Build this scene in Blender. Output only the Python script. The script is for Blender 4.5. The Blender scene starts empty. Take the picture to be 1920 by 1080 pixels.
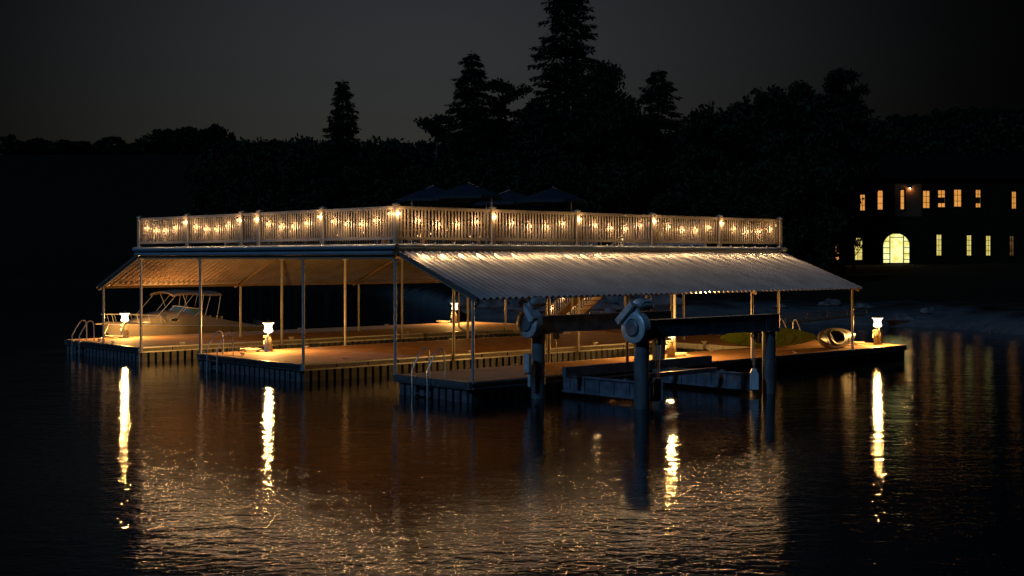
import bpy, math, random
from math import sin, cos, pi, radians, sqrt, atan2
from mathutils import Vector, Matrix, Euler
SC = bpy.context.scene
C = SC.collection
# ------------------------------------------------------------------ camera
YAW, CX, CY, CZ, F = .748, -22.501, -29.07, 3.82, 2432.0
cd = bpy.data.cameras.new("camera"); cam = bpy.data.objects.new("camera", cd); C.objects.link(cam)
cam.location = (CX, CY, CZ); cam.rotation_euler = (pi/2, 0, -YAW)
cd.sensor_width = 36; cd.lens = F/1920*36; cd.shift_y = -(540-485.26)/1920
cd.clip_start = .1; cd.clip_end = 6000
SC.camera = cam
# ------------------------------------------------------------------ sky
w = bpy.data.worlds.new("World"); SC.world = w; w.use_nodes = True
nt = w.node_tree; nt.nodes.clear()
sky = nt.nodes.new('ShaderNodeTexSky'); sky.sky_type = 'NISHITA'; sky.sun_disc = False
SUN_EL, SUN_AZ = radians(-3.2), radians(20)
sky.sun_elevation = SUN_EL; sky.sun_rotation = SUN_AZ
sky.air_density = 1.0; sky.dust_density = 2.5; sky.ozone_density = 1.5
hs = nt.nodes.new('ShaderNodeHueSaturation'); hs.inputs['Saturation'].default_value = .42
bg = nt.nodes.new('ShaderNodeBackground'); bg.inputs['Strength'].default_value = .12
wo = nt.nodes.new('ShaderNodeOutputWorld')
nt.links.new(sky.outputs[0], hs.inputs['Color'])
# dusk glow: the sky is brightest low over the woods and falls off away from it
tcw = nt.nodes.new('ShaderNodeTexCoord'); dt = nt.nodes.new('ShaderNodeVectorMath'); dt.operation = 'DOT_PRODUCT'
ga, ge = YAW-math.atan((960-850)/F), radians(5)
dt.inputs[1].default_value = (sin(ga)*cos(ge), cos(ga)*cos(ge), sin(ge))
nrmw = nt.nodes.new('ShaderNodeVectorMath'); nrmw.operation = 'NORMALIZE'; nt.links.new(tcw.outputs['Generated'], nrmw.inputs[0]); nt.links.new(nrmw.outputs[0], dt.inputs[0])
ac = nt.nodes.new('ShaderNodeMath'); ac.operation = 'ARCCOSINE'; nt.links.new(dt.outputs['Value'], ac.inputs[0])
gl = nt.nodes.new('ShaderNodeMapRange'); gl.interpolation_type = 'SMOOTHSTEP'
gl.inputs['From Min'].default_value = 0; gl.inputs['From Max'].default_value = radians(25); gl.inputs['To Min'].default_value = 1.62; gl.inputs['To Max'].default_value = .10
nt.links.new(ac.outputs[0], gl.inputs[0])
gm = nt.nodes.new('ShaderNodeVectorMath'); gm.operation = 'SCALE'; nt.links.new(hs.outputs[0], gm.inputs[0]); nt.links.new(gl.outputs[0], gm.inputs['Scale']); nt.links.new(gm.outputs[0], bg.inputs[0]); nt.links.new(bg.outputs[0], wo.inputs[0])
# moonlight: the one distant lamp, soft and blue, from behind the camera's left shoulder
sd = bpy.data.lights.new("moonlight", 'SUN'); sd.energy = .56; sd.angle = radians(6); sd.color = (.24, .55, 1.0)
so = bpy.data.objects.new("moonlight", sd); C.objects.link(so)
so.rotation_euler = Vector((.82, .10, -.55)).to_track_quat('-Z', 'Y').to_euler()
# ------------------------------------------------------------------ film
SC.view_settings.view_transform = 'Standard'; SC.view_settings.look = 'None'
SC.view_settings.exposure = 0; SC.view_settings.gamma = 1
SC.render.engine = 'CYCLES'
cy = SC.cycles
cy.max_bounces = 5; cy.diffuse_bounces = 2; cy.glossy_bounces = 3; cy.transmission_bounces = 4; cy.transparent_max_bounces = 6
cy.sample_clamp_indirect = 4; cy.caustics_reflective = False; cy.caustics_refractive = False
cy.use_light_tree = True; cy.use_denoising = True; cy.use_adaptive_sampling = False; cy.denoising_prefilter = 'ACCURATE'
cy.light_sampling_threshold = 0.0

R = random.Random(7)
# ================================================================== materials
def mat(name, col, rough=.6, metal=0., var=.12, scale=6., bump=0., bscale=30., spec=.5, emit=None, estr=0., coord='Object', col2=None, stretch=None):
    m = bpy.data.materials.new(name); m.use_nodes = True
    n = m.node_tree; b = n.nodes['Principled BSDF']
    b.inputs['Roughness'].default_value = rough; b.inputs['Metallic'].default_value = metal
    b.inputs['Specular IOR Level'].default_value = spec
    tc = n.nodes.new('ShaderNodeTexCoord')
    src = tc.outputs[coord]
    if stretch:
        mp = n.nodes.new('ShaderNodeMapping'); mp.inputs['Scale'].default_value = stretch
        n.links.new(src, mp.inputs[0]); src = mp.outputs[0]
    nz = n.nodes.new('ShaderNodeTexNoise'); nz.inputs['Scale'].default_value = scale; nz.inputs['Detail'].default_value = 5
    n.links.new(src, nz.inputs['Vector'])
    cr = n.nodes.new('ShaderNodeMix'); cr.data_type = 'RGBA'
    c2 = col2 or tuple(min(1, c*(1+var)) for c in col)
    c1 = col if col2 else tuple(c*(1-var) for c in col)
    cr.inputs['A'].default_value = (*c1, 1); cr.inputs['B'].default_value = (*c2, 1)
    mr = n.nodes.new('ShaderNodeMapRange'); mr.inputs['From Min'].default_value = .35; mr.inputs['From Max'].default_value = .65
    n.links.new(nz.outputs['Fac'], mr.inputs[0]); n.links.new(mr.outputs[0], cr.inputs['Factor'])
    n.links.new(cr.outputs['Result'], b.inputs['Base Color'])
    if bump:
        n2 = n.nodes.new('ShaderNodeTexNoise'); n2.inputs['Scale'].default_value = bscale; n2.inputs['Detail'].default_value = 4
        n.links.new(src, n2.inputs['Vector'])
        bp = n.nodes.new('ShaderNodeBump'); bp.inputs['Strength'].default_value = 1; bp.inputs['Distance'].default_value = bump
        n.links.new(n2.outputs['Fac'], bp.inputs['Height']); n.links.new(bp.outputs[0], b.inputs['Normal'])
    if emit:
        b.inputs['Emission Color'].default_value = (*emit, 1); b.inputs['Emission Strength'].default_value = estr
    return m
M = {}
M['deck'] = mat('composite decking', (.50, .27, .13), .75, var=.20, scale=2.2, bump=.0015, bscale=60, col2=None)
def planks():
    m = M['deck']; n = m.node_tree; b = n.nodes['Principled BSDF']
    tc = n.nodes.new('ShaderNodeTexCoord'); wv = n.nodes.new('ShaderNodeTexWave'); wv.wave_type = 'BANDS'; wv.bands_direction = 'X'
    wv.inputs['Scale'].default_value = 1.0/.145*.5*.636; wv.wave_profile = 'SAW'
    n.links.new(tc.outputs['Object'], wv.inputs['Vector'])
    mr = n.nodes.new('ShaderNodeMapRange'); mr.inputs['From Min'].default_value = 0; mr.inputs['From Max'].default_value = .05
    n.links.new(wv.outputs['Fac'], mr.inputs[0])
    old = b.inputs['Base Color'].links[0].from_socket
    mx = n.nodes.new('ShaderNodeMix'); mx.data_type = 'RGBA'; mx.inputs['A'].default_value = (.10, .07, .055, 1)
    n.links.new(mr.outputs[0], mx.inputs['Factor']); n.links.new(old, mx.inputs['B']); n.links.new(mx.outputs['Result'], b.inputs['Base Color'])
planks()
M['alu'] = mat('brushed aluminium', (.55, .55, .56), .38, .9, var=.1, scale=18, bump=.0006, bscale=120)
M['gutter'] = mat('grey painted gutter', (.30, .36, .42), .35, .3, var=.08, scale=3)
M['roof'] = mat('corrugated metal sheet', (.60, .58, .57), .27, .55, var=.14, scale=1.3, bump=.0008, bscale=40)
M['rail'] = mat('tan vinyl railing', (.40, .34, .28), .45, 0, var=.1, scale=9)
M['post'] = mat('painted steel post', (.45, .42, .40), .4, .25, var=.12, scale=7)
M['beam'] = mat('timber beam', (.30, .20, .12), .7, var=.25, scale=4, stretch=(1, 8, 8))
M['float'] = mat('black plastic float', (.035, .036, .04), .45, var=.3, scale=5, bump=.002, bscale=14)
M['floatrib'] = mat('grey plastic float rib', (.12, .12, .13), .5, var=.3, scale=5)
M['rubber'] = mat('black rubber bumper', (.03, .03, .032), .5, var=.3, scale=12)
M['bumper'] = mat('tan vinyl bumper', (.22, .18, .12), .5, var=.2, scale=8)
M['white'] = mat('white painted steel', (.72, .74, .75), .4, 0, var=.12, scale=5)
M['steel'] = mat('galvanised steel', (.62, .63, .64), .45, .3, var=.2, scale=6, bump=.001, bscale=50)
M['darksteel'] = mat('weathered dark steel', (.19, .21, .25), .5, .4, var=.35, scale=3.5, bump=.001, bscale=40)
M['pile'] = mat('painted steel pile', (.15, .16, .17), .5, .2, var=.2, scale=3, bump=.001, bscale=25)
M['stainless'] = mat('stainless tube', (.62, .60, .58), .30, .35, var=.05, scale=20)
M['lampbody'] = mat('cream pedestal body', (.75, .66, .40), .5, var=.15, scale=9)
M['cap'] = mat('bronze cap', (.12, .08, .06), .5, .4, var=.2, scale=12)
M['hose'] = mat('pale water hose', (.62, .58, .45), .5, var=.15, scale=30)
def glowglass(name, col, st, clear):
    m = bpy.data.materials.new(name); m.use_nodes = True; n = m.node_tree; n.nodes.clear()
    e = n.nodes.new('ShaderNodeEmission'); e.inputs[0].default_value = (*col, 1); e.inputs[1].default_value = st
    tr = n.nodes.new('ShaderNodeBsdfTransparent'); tr.inputs[0].default_value = (1, .97, .9, 1)
    nz = n.nodes.new('ShaderNodeTexNoise'); nz.inputs['Scale'].default_value = 14
    mr = n.nodes.new('ShaderNodeMapRange'); mr.inputs['To Min'].default_value = clear-.04; mr.inputs['To Max'].default_value = clear+.04
    mx = n.nodes.new('ShaderNodeMixShader'); o = n.nodes.new('ShaderNodeOutputMaterial')
    n.links.new(nz.outputs['Fac'], mr.inputs[0]); n.links.new(mr.outputs[0], mx.inputs[0]); n.links.new(e.outputs[0], mx.inputs[1]); n.links.new(tr.outputs[0], mx.inputs[2]); n.links.new(mx.outputs[0], o.inputs[0])
    m.cycles.emission_sampling = 'NONE'
    return m
M['lampglass'] = glowglass('lit frosted glass', (1, .80, .50), 9, .7)
M['bulb'] = glowglass('lit clear bulb', (1, .60, .26), 5, .7)
LD = {}
def bulb_light(kind, loc, parent):
    """the filament inside a lamp glass: a real point lamp"""
    if kind not in LD:
        l = bpy.data.lights.new(kind, 'POINT'); LD[kind] = l
        if kind == 'filament': l.energy = 10.; l.color = (1, .60, .27); l.shadow_soft_size = .018
        elif kind == 'dim_filament': l.energy = 3.5; l.color = (1, .56, .22); l.shadow_soft_size = .018
        else: l.energy = 660.; l.color = (1, .52, .14); l.shadow_soft_size = .075
    o = bpy.data.objects.new(kind, LD[kind]); C.objects.link(o); o.parent = parent; o.location = loc
    return o
M['cord'] = mat('black cord', (.02, .02, .02), .5)
M['gel'] = mat('white gelcoat', (.21, .18, .14), .22, var=.04, scale=3)
M['gel2'] = mat('grey gelcoat band', (.30, .28, .27), .25, var=.05, scale=3)
M['canvas'] = mat('tan canvas', (.30, .20, .12), .8, var=.2, scale=9, bump=.002, bscale=60)
M['bluecanvas'] = mat('blue canvas', (.006, .018, .034), .8, var=.2, scale=9, bump=.002, bscale=60)
M['smoked'] = mat('smoked glass', (.02, .03, .04), .06, var=.1)
M['blueglass'] = mat('blue tinted glass', (.05, .12, .20), .06, var=.1)
M['seat'] = mat('dark seat', (.04, .04, .045), .6)
M['greenk'] = mat('green polyethylene', (.14, .20, .02), .35, var=.15, scale=4)
M['greyk'] = mat('grey polyethylene', (.42, .40, .42), .25, var=.15, scale=4)
M['wood'] = mat('cedar wood', (.36, .22, .12), .65, var=.25, scale=5, stretch=(1, 9, 9))
M['bark'] = mat('bark', (.06, .045, .035), .9, var=.3, scale=9, bump=.01, bscale=14)
M['leaf'] = mat('dark foliage', (.014, .019, .008), .8, spec=.2, var=.45, scale=1.2)
M['needle'] = mat('conifer needles', (.010, .016, .009), .8, spec=.2, var=.45, scale=1.5)
M['rock'] = mat('shore rock', (.11, .11, .115), .85, var=.5, scale=.9, bump=.05, bscale=3.5)
M['brick'] = mat('stucco wall', (.018, .011, .006), .95, spec=.05, var=.25, scale=2.2, bump=.01, bscale=9)
M['rooftile'] = mat('dark roof tiles', (.008, .006, .006), .95, spec=.05, var=.3, scale=5, bump=.02, bscale=9)
M['frame'] = mat('dark window frame', (.03, .022, .018), .8, spec=.1)
M['trim'] = mat('stone in lit tone', (.09, .055, .03), .95, spec=.05)  # paler than the wall so the stone bay looks lit
def pane_mat(name, c1, c2, st):
    m = bpy.data.materials.new(name); m.use_nodes = True; n = m.node_tree; b = n.nodes['Principled BSDF']
    b.inputs['Base Color'].default_value = (.05, .04, .03, 1); b.inputs['Roughness'].default_value = .15
    tc = n.nodes.new('ShaderNodeTexCoord'); nz = n.nodes.new('ShaderNodeTexNoise'); nz.inputs['Scale'].default_value = 1.7; nz.inputs['Detail'].default_value = 3
    n.links.new(tc.outputs['Object'], nz.inputs['Vector'])
    mr = n.nodes.new('ShaderNodeMapRange'); mr.inputs['From Min'].default_value = .35; mr.inputs['From Max'].default_value = .62
    mx = n.nodes.new('ShaderNodeMix'); mx.data_type = 'RGBA'; mx.inputs['A'].default_value = (*c1, 1); mx.inputs['B'].default_value = (*c2, 1)
    n.links.new(nz.outputs['Fac'], mr.inputs[0]); n.links.new(mr.outputs[0], mx.inputs['Factor']); n.links.new(mx.outputs['Result'], b.inputs['Emission Color'])
    b.inputs['Emission Strength'].default_value = st
    return m
M['pane_up'] = pane_mat('lit amber room', (.85, .33, .05), (1, .42, .09), .8)
M['pane_low'] = pane_mat('lit yellow room', (.80, .62, .10), (1, .85, .28), .8)
M['pane_door'] = pane_mat('lit bright hall', (.85, .75, .15), (1, 1, .45), 1.1)
M['pane_dim'] = pane_mat('dim room', (.10, .05, .015), (.30, .15, .05), .35)
M['pane_dark'] = pane_mat('unlit room', (.004, .006, .012), (.008, .012, .03), .3)

# ================================================================== mesh helpers
class MB:
    def __init__(s): s.v = []; s.f = []; s.sm = []
    def add(s, vs, fs, smooth=False, mx=None):
        b = len(s.v)
        if mx is not None: vs = [tuple(mx @ Vector(v)) for v in vs]
        s.v += [tuple(v) for v in vs]; s.f += [tuple(b+i for i in f) for f in fs]; s.sm += [smooth]*len(fs)
        return s
    def box(s, x0, x1, y0, y1, z0, z1, mx=None, bev=0):
        vs = [(x, y, z) for x in (x0, x1) for y in (y0, y1) for z in (z0, z1)]
        return s.add(vs, [(0,1,3,2),(4,6,7,5),(0,4,5,1),(2,3,7,6),(0,2,6,4),(1,5,7,3)], False, mx)
    def bar(s, p, q, wd, ht, up=(0,0,1)):
        p = Vector(p); q = Vector(q); d = (q-p); L = d.length; d.normalize()
        side = d.cross(Vector(up))
        if side.length < 1e-4: side = d.cross(Vector((0,1,0)))
        side.normalize(); u = side.cross(d)
        m = Matrix((( d.x, side.x, u.x, p.x),(d.y, side.y, u.y, p.y),(d.z, side.z, u.z, p.z),(0,0,0,1)))
        return s.box(0, L, -wd/2, wd/2, -ht/2, ht/2, m)
    def tube(s, pts, r, n=8, cap=True, closed=False):
        pts = [Vector(p) for p in pts]; N = len(pts); rs = r if isinstance(r, (list, tuple)) else [r]*N
        vs = []; ref = None
        for i, p in enumerate(pts):
            if closed: t = pts[(i+1) % N]-pts[i-1]
            else: t = pts[min(i+1, N-1)]-pts[max(i-1, 0)]
            t.normalize()
            if ref is None:
                ref = Vector((0,0,1)) if abs(t.z) < .9 else Vector((1,0,0))
            a = t.cross(ref); a.normalize(); b = a.cross(t); ref = b
            for k in range(n):
                th = 2*pi*k/n; vs.append(p+(a*cos(th)+b*sin(th))*rs[i])
        fs = []
        for i in range(N if closed else N-1):
            j = (i+1) % N
            for k in range(n):
                l = (k+1) % n; fs.append((i*n+k, i*n+l, j*n+l, j*n+k))
        if cap and not closed:
            fs.append(tuple(range(n-1, -1, -1))); fs.append(tuple((N-1)*n+k for k in range(n)))
        return s.add(vs, fs, True)
    def lathe(s, prof, n=20, mx=None, cap=True):
        vs = []; N = len(prof)
        for r, z in prof:
            for k in range(n): vs.append((r*cos(2*pi*k/n), r*sin(2*pi*k/n), z))
        fs = [(i*n+k, i*n+(k+1) % n, (i+1)*n+(k+1) % n, (i+1)*n+k) for i in range(N-1) for k in range(n)]
        if cap: fs.append(tuple(range(n-1, -1, -1))); fs.append(tuple((N-1)*n+k for k in range(n)))
        return s.add(vs, fs, True, mx)
    def loft(s, rings, closed_ring=True, cap=True, smooth=True):
        n = len(rings[0]); vs = [p for r in rings for p in r]; fs = []
        for i in range(len(rings)-1):
            for k in range(n if closed_ring else n-1):
                l = (k+1) % n; fs.append((i*n+k, i*n+l, (i+1)*n+l, (i+1)*n+k))
        if cap:
            fs.append(tuple(range(n-1, -1, -1))); fs.append(tuple((len(rings)-1)*n+k for k in range(n)))
        return s.add(vs, fs, smooth)
    def prism(s, poly, axis, a, b, mx=None):
        def P(t, c):
            return {'x': (c, t[0], t[1]), 'y': (t[0], c, t[1]), 'z': (t[0], t[1], c)}[axis]
        n = len(poly); vs = [P(t, a) for t in poly]+[P(t, b) for t in poly]
        fs = [tuple(range(n)), tuple(range(2*n-1, n-1, -1))]+[(i, n+i, n+(i+1) % n, (i+1) % n) for i in range(n)]
        return s.add(vs, fs, False, mx)
    def build(s, name, m, parent=None, loc=None):
        me = bpy.data.meshes.new(name); me.from_pydata(s.v, [], s.f); me.validate(); me.update()
        me.polygons.foreach_set('use_smooth', s.sm[:len(me.polygons)] if len(s.sm) >= len(me.polygons) else [False]*len(me.polygons))
        if isinstance(m, str): m = M[m]
        me.materials.append(m)
        if any(s.sm):
            try: me.set_sharp_from_angle(angle=radians(40))
            except Exception: pass
        o = bpy.data.objects.new(name, me); C.objects.link(o)
        if parent is not None: o.parent = parent
        if loc is not None: o.location = loc
        return o
def tag(o, label=None, cat=None, group=None, kind=None):
    if label: o['label'] = label
    if cat: o['category'] = cat
    if group: o['group'] = group
    if kind: o['kind'] = kind
    return o
def thing(name, label, cat, loc=(0,0,0), rz=0, group=None):
    o = bpy.data.objects.new(name, None); C.objects.link(o); o.empty_display_size = .2
    o.location = loc; o.rotation_euler = (0, 0, rz)
    return tag(o, label, cat, group)
def kids(o): return [c for c in bpy.data.objects if c.parent == o]
def dup(root, loc, rz=None, label=None, group=None, scale=None):
    def rec(o, par):
        c = o.copy(); C.objects.link(c); c.parent = par
        for ch in KID.get(o.name, []): rec(ch, c)
        return c
    r = rec(root, None); r.location = loc
    if rz is not None: r.rotation_euler = (0, 0, rz)
    if scale is not None: r.scale = scale if isinstance(scale, tuple) else (scale,)*3
    if label: r['label'] = label
    if group: r['group'] = group
    return r
KID = {}
def index_kids():
    KID.clear()
    for o in bpy.data.objects:
        if o.parent: KID.setdefault(o.parent.name, []).append(o)

# pixel column helper: a point on the ray of pixel column px at forward distance fw
cYw, sYw = cos(YAW), sin(YAW)
def at(px, fw, z=0.):
    r = (px-960)*fw/F
    return Vector((CX+fw*sYw+r*cYw, CY+fw*cYw-r*sYw, z))
def zpx(py, fw): return CZ+(485.26-py)*fw/F
FACE = -YAW      # rotation that turns local +x to the right of the picture and +y away

# ================================================================== water
def water():
    b = MB(); S = 3000
    b.add([(-S,-S,0),(S,-S,0),(S,S,0),(-S,S,0)], [(0,1,2,3)])
    m = bpy.data.materials.new('lake water'); m.use_nodes = True; n = m.node_tree; p = n.nodes['Principled BSDF']
    p.inputs['Base Color'].default_value = (.004, .007, .010, 1); p.inputs['Roughness'].default_value = .022
    p.inputs['IOR'].default_value = 1.33
    tc = n.nodes.new('ShaderNodeTexCoord')
    def noise(sc, det, rough, st, rot=0.):
        mr_ = n.nodes.new('ShaderNodeMapping'); mr_.inputs['Rotation'].default_value = (0, 0, rot)
        mp = n.nodes.new('ShaderNodeMapping'); mp.inputs['Scale'].default_value = st
        n.links.new(tc.outputs['Object'], mr_.inputs[0]); n.links.new(mr_.outputs[0], mp.inputs[0])
        z = n.nodes.new('ShaderNodeTexNoise'); z.inputs['Scale'].default_value = sc; z.inputs['Detail'].default_value = det; z.inputs['Roughness'].default_value = rough
        z.inputs['Distortion'].default_value = .3
        n.links.new(mp.outputs[0], z.inputs['Vector']); return z.outputs['Fac']
    a1 = noise(.45, 2, .5, (.6, 1, 1), YAW); a2 = noise(2.2, 3, .55, (.6, 1.0, 1), YAW+.15); a3 = noise(7.0, 3, .6, (.75, 1.0, 1), YAW-.1)
    b1 = n.nodes.new('ShaderNodeBump'); b1.inputs['Distance'].default_value = .022
    b2 = n.nodes.new('ShaderNodeBump'); b2.inputs['Distance'].default_value = .0115
    b3 = n.nodes.new('ShaderNodeBump'); b3.inputs['Distance'].default_value = .0070
    for bb, a in ((b1, a1), (b2, a2), (b3, a3)): n.links.new(a, bb.inputs['Height'])
    n.links.new(b1.outputs[0], b2.inputs['Normal']); n.links.new(b2.outputs[0], b3.inputs['Normal']); n.links.new(b3.outputs[0], p.inputs['Normal'])
    tag(b.build('lake_water', m), 'dark rippled lake water with golden light reflections', kind='structure')
water()

# ================================================================== terrain
SH = [(-900,300),(-400,262),(0,233),(300,217),(600,168),(760,125),(850,90),(900,82),(1200,80),(1450,77),(1600,75),(1750,72),(1920,65),(2150,56),(2600,48)]
def shore_fw(px):
    if px <= SH[0][0]: return SH[0][1]
    for (a, fa), (b, fb) in zip(SH, SH[1:]):
        if px <= b: return fa+(fb-fa)*(px-a)/(b-a)
    return SH[-1][1]
def hnoise(x, y):
    return sin(x*.31+1.3*sin(y*.23))*cos(y*.27+1.1*sin(x*.19))+.5*sin(x*.83+y*.41)*cos(y*.71-x*.33)
def lerp(a, b, t): return a+(b-a)*max(0, min(1, t))
def ridge_py(px):
    pts = [(-1200,290),(0,291),(480,290),(700,300),(1500,300),(1620,262),(1750,250),(1900,240),(2400,235)]
    for (a, fa), (b, fb) in zip(pts, pts[1:]):
        if px <= b: return lerp(fa, fb, (px-a)/(b-a))
    return pts[-1][1]
def ground_z(px, fw):
    s = shore_fw(px); d = fw-s; rd = 330.
    p = at(px, fw); nz = hnoise(p.x, p.y); nf = hnoise(p.x*3.1, p.y*3.1)
    if d < 0: return max(-3, d*.25)
    if d < 4: z = .9*sqrt(d/4)
    else: z = .9+(d-4)*.032
    if px > 850:
        if fw > 112: z = max(z, 2.3)
        hz = 3.3
        if fw < 175: z = min(z, hz)
    if d < 12: z += .16*nf*min(1, d/1.5)
    if fw > 175 or px < 850:
        base0 = max(s+25, 175 if px > 850 else 0)
        t = (fw-base0)/(rd-base0)
        if t > 0: z = lerp(z, zpx(ridge_py(px), rd), t*t*(3-2*t))+.3*nz*(1-min(1, t))
    if fw > rd: z = zpx(ridge_py(px), rd)-(fw-rd)*.05
    return z
def terrain():
    pxs = [-1500+40*i for i in range(0, 126)]
    b = MB(); rows = []
    for px in pxs:
        s = shore_fw(px); fws = [s-14, s-6, s-2, s-.8, s-.2, s+.3, s+.8, s+1.5, s+2.5, s+4, s+6, s+9, s+13, s+18, s+25]
        last = fws[-1]
        for k in range(1, 26): fws.append(last+(330-last)*k/25)
        fws += [345, 400, 520]
        rows.append([(at(px, f).x, at(px, f).y, ground_z(px, f)) for f in fws])
    # subdivide by columns for natural shore
    b.loft(rows, closed_ring=False, cap=False, smooth=True)
    m = bpy.data.materials.new('grassy bank'); m.use_nodes = True; n = m.node_tree; p = n.nodes['Principled BSDF']
    p.inputs['Roughness'].default_value = .95; p.inputs['Specular IOR Level'].default_value = .1
    tc = n.nodes.new('ShaderNodeTexCoord'); geo = n.nodes.new('ShaderNodeNewGeometry'); sx = n.nodes.new('ShaderNodeSeparateXYZ')
    n.links.new(geo.outputs['Position'], sx.inputs[0])
    nz = n.nodes.new('ShaderNodeTexNoise'); nz.inputs['Scale'].default_value = .35; nz.inputs['Detail'].default_value = 8; n.links.new(tc.outputs['Object'], nz.inputs['Vector'])
    ad = n.nodes.new('ShaderNodeMath'); ad.operation = 'MULTIPLY_ADD'; ad.inputs[1].default_value = 1.2; n.links.new(nz.outputs['Fac'], ad.inputs[0]); n.links.new(sx.outputs['Z'], ad.inputs[2])
    mr = n.nodes.new('ShaderNodeMapRange'); mr.inputs['From Min'].default_value = 1.25; mr.inputs['From Max'].default_value = 1.7; n.links.new(ad.outputs[0], mr.inputs[0])
    n2 = n.nodes.new('ShaderNodeTexNoise'); n2.inputs['Scale'].default_value = 1.4; n2.inputs['Detail'].default_value = 8; n.links.new(tc.outputs['Object'], n2.inputs['Vector'])
    r1 = n.nodes.new('ShaderNodeMix'); r1.data_type = 'RGBA'; r1.inputs['A'].default_value = (.05, .055, .06, 1); r1.inputs['B'].default_value = (.13, .135, .14, 1); n.links.new(n2.outputs['Fac'], r1.inputs['Factor'])
    r2 = n.nodes.new('ShaderNodeMix'); r2.data_type = 'RGBA'; r2.inputs['A'].default_value = (.004, .0045, .002, 1); r2.inputs['B'].default_value = (.022, .015, .008, 1); n.links.new(n2.outputs['Fac'], r2.inputs['Factor'])
    mx = n.nodes.new('ShaderNodeMix'); mx.data_type = 'RGBA'; vl = n.nodes.new('ShaderNodeVectorMath'); vl.operation = 'LENGTH'; n.links.new(geo.outputs['Position'], vl.inputs[0])
    far = n.nodes.new('ShaderNodeMapRange'); far.inputs['From Min'].default_value = 75; far.inputs['From Max'].default_value = 105; n.links.new(vl.outputs['Value'], far.inputs[0])
    mxx = n.nodes.new('ShaderNodeMath'); mxx.operation = 'MAXIMUM'; n.links.new(mr.outputs[0], mxx.inputs[0]); n.links.new(far.outputs[0], mxx.inputs[1])
    n.links.new(mxx.outputs[0], mx.inputs['Factor']); n.links.new(r1.outputs['Result'], mx.inputs['A']); n.links.new(r2.outputs['Result'], mx.inputs['B'])
    n.links.new(mx.outputs['Result'], p.inputs['Base Color'])
    bp = n.nodes.new('ShaderNodeBump'); bp.inputs['Distance'].default_value = .25; n.links.new(n2.outputs['Fac'], bp.inputs['Height']); n.links.new(bp.outputs[0], p.inputs['Normal'])
    tag(b.build('shore_hillside', m), 'dark grassy hillside with a rocky shoreline', kind='structure')
terrain()

# ================================================================== floating docks
DZ = .55
def dock(name, label, rects, faces, base, cleats):
    """rects: deck rectangles; faces: outer edges (x0,y0,x1,y1,nx,ny) with frame, bumpers and floats"""
    t = thing('floating_dock', label, 'dock', (base[0], base[1], 0), 0, 'floating dock sections')
    bx, by = base
    L = lambda x, y, z: (x-bx, y-by, z)
    s = MB()
    for x0, x1, y0, y1 in rects: s.box(x0-bx, x1-bx, y0-by, y1-by, DZ-.045, DZ)
    s.build('deck_surface', 'deck', t)
    f = MB()
    for x0, x1, y0, y1 in rects: f.box(x0-bx+.22, x1-bx-.22, y0-by+.22, y1-by-.22, -.18, DZ-.05)
    f.build('float_body', 'float', t)
    for (x0, y0, x1, y1, nx, ny, near) in faces:
        ln = sqrt((x1-x0)**2+(y1-y0)**2); dx, dy = (x1-x0)/ln, (y1-y0)/ln
        mx = Matrix(((dx, nx, 0, x0-bx), (dy, ny, 0, y0-by), (0, 0, 1, 0), (0, 0, 0, 1)))
        a = MB()
        a.box(0, ln, -.03, .035, DZ-.035, DZ+.006, mx); a.box(0, ln, -.02, .045, DZ-.20, DZ-.168, mx); a.box(0, ln, -.025, .004, DZ-.17, DZ-.034, mx)
        for e in (0, ln): a.box(e-.05, e+.05, -.035, .055, DZ-.205, DZ+.010, mx)
        a.build('edge_rail', 'alu', t)
        if near:
            k = 0.08; bm = MB()
            while k < ln-.5:
                q = min(1.15, ln-.08-k)
                bm.box(k, k+q, .006, .075, DZ-.150, DZ-.04, mx)
                k += 1.22
            bm.build('edge_bumper', near, t)
        fl = MB(); k = .12
        while k < ln-.1:
            fl.box(k, k+.20, -.20, -.03, -.15, DZ-.21, mx); k += .30
        fl.build('float_rib', 'floatrib', t)
    for cx_, cy_, r in cleats:
        cdx, cdy = cos(r), sin(r)
        q = MB(); X, Y = cx_-bx, cy_-by
        q.bar((X-cdx*.13, Y-cdy*.13, DZ+.075), (X+cdx*.13, Y+cdy*.13, DZ+.075), .035, .03)
        for e in (-.05, .05): q.box(X+cdx*e-.015, X+cdx*e+.015, Y+cdy*e-.015, Y+cdy*e+.015, DZ, DZ+.07)
        q.build('cleat', 'stainless', t)
    return t
V1a, V1b, V2a, V2b, V3a, V3b, UE = 15.4, 21.7, 4.75, 11.05, -3.14, 0., 21.9
dock('f1', 'farthest dock finger on the left, beside the moored cabin cruiser', [(0, UE, V1a, V1b)],
     [(0, V1a, 0, V1b, -1, 0, 'rubber'), (0, V1a, 18.3, V1a, 0, -1, 'bumper'), (0, V1b, UE, V1b, 0, 1, 'rubber'), (UE, V1a, UE, V1b, 1, 0, None)], (0, V1a),
     [(.6, 19.9, pi/2), (1.9, 15.7, 0), (6.8, 15.7, 0), (12.8, 15.7, 0), (11, 21.4, 0), (16, 21.4, 0), (.25, 18.1, pi/2)])
dock('f2', 'middle dock finger carrying a lit pedestal at its tip', [(0, UE, V2a, V2b)],
     [(0, V2a, 0, V2b, -1, 0, 'rubber'), (0, V2a, 16.6, V2a, 0, -1, 'bumper'), (0, V2b, 18.3, V2b, 0, 1, 'rubber'), (UE, V2a, UE, V2b, 1, 0, None)], (0, V2a),
     [(.6, 9.2, pi/2), (1.9, 5.05, 0), (7.2, 5.05, 0), (13.5, 5.05, 0), (4.2, 10.8, 0), (11.2, 10.8, 0), (17.4, 10.8, 0)])
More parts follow.
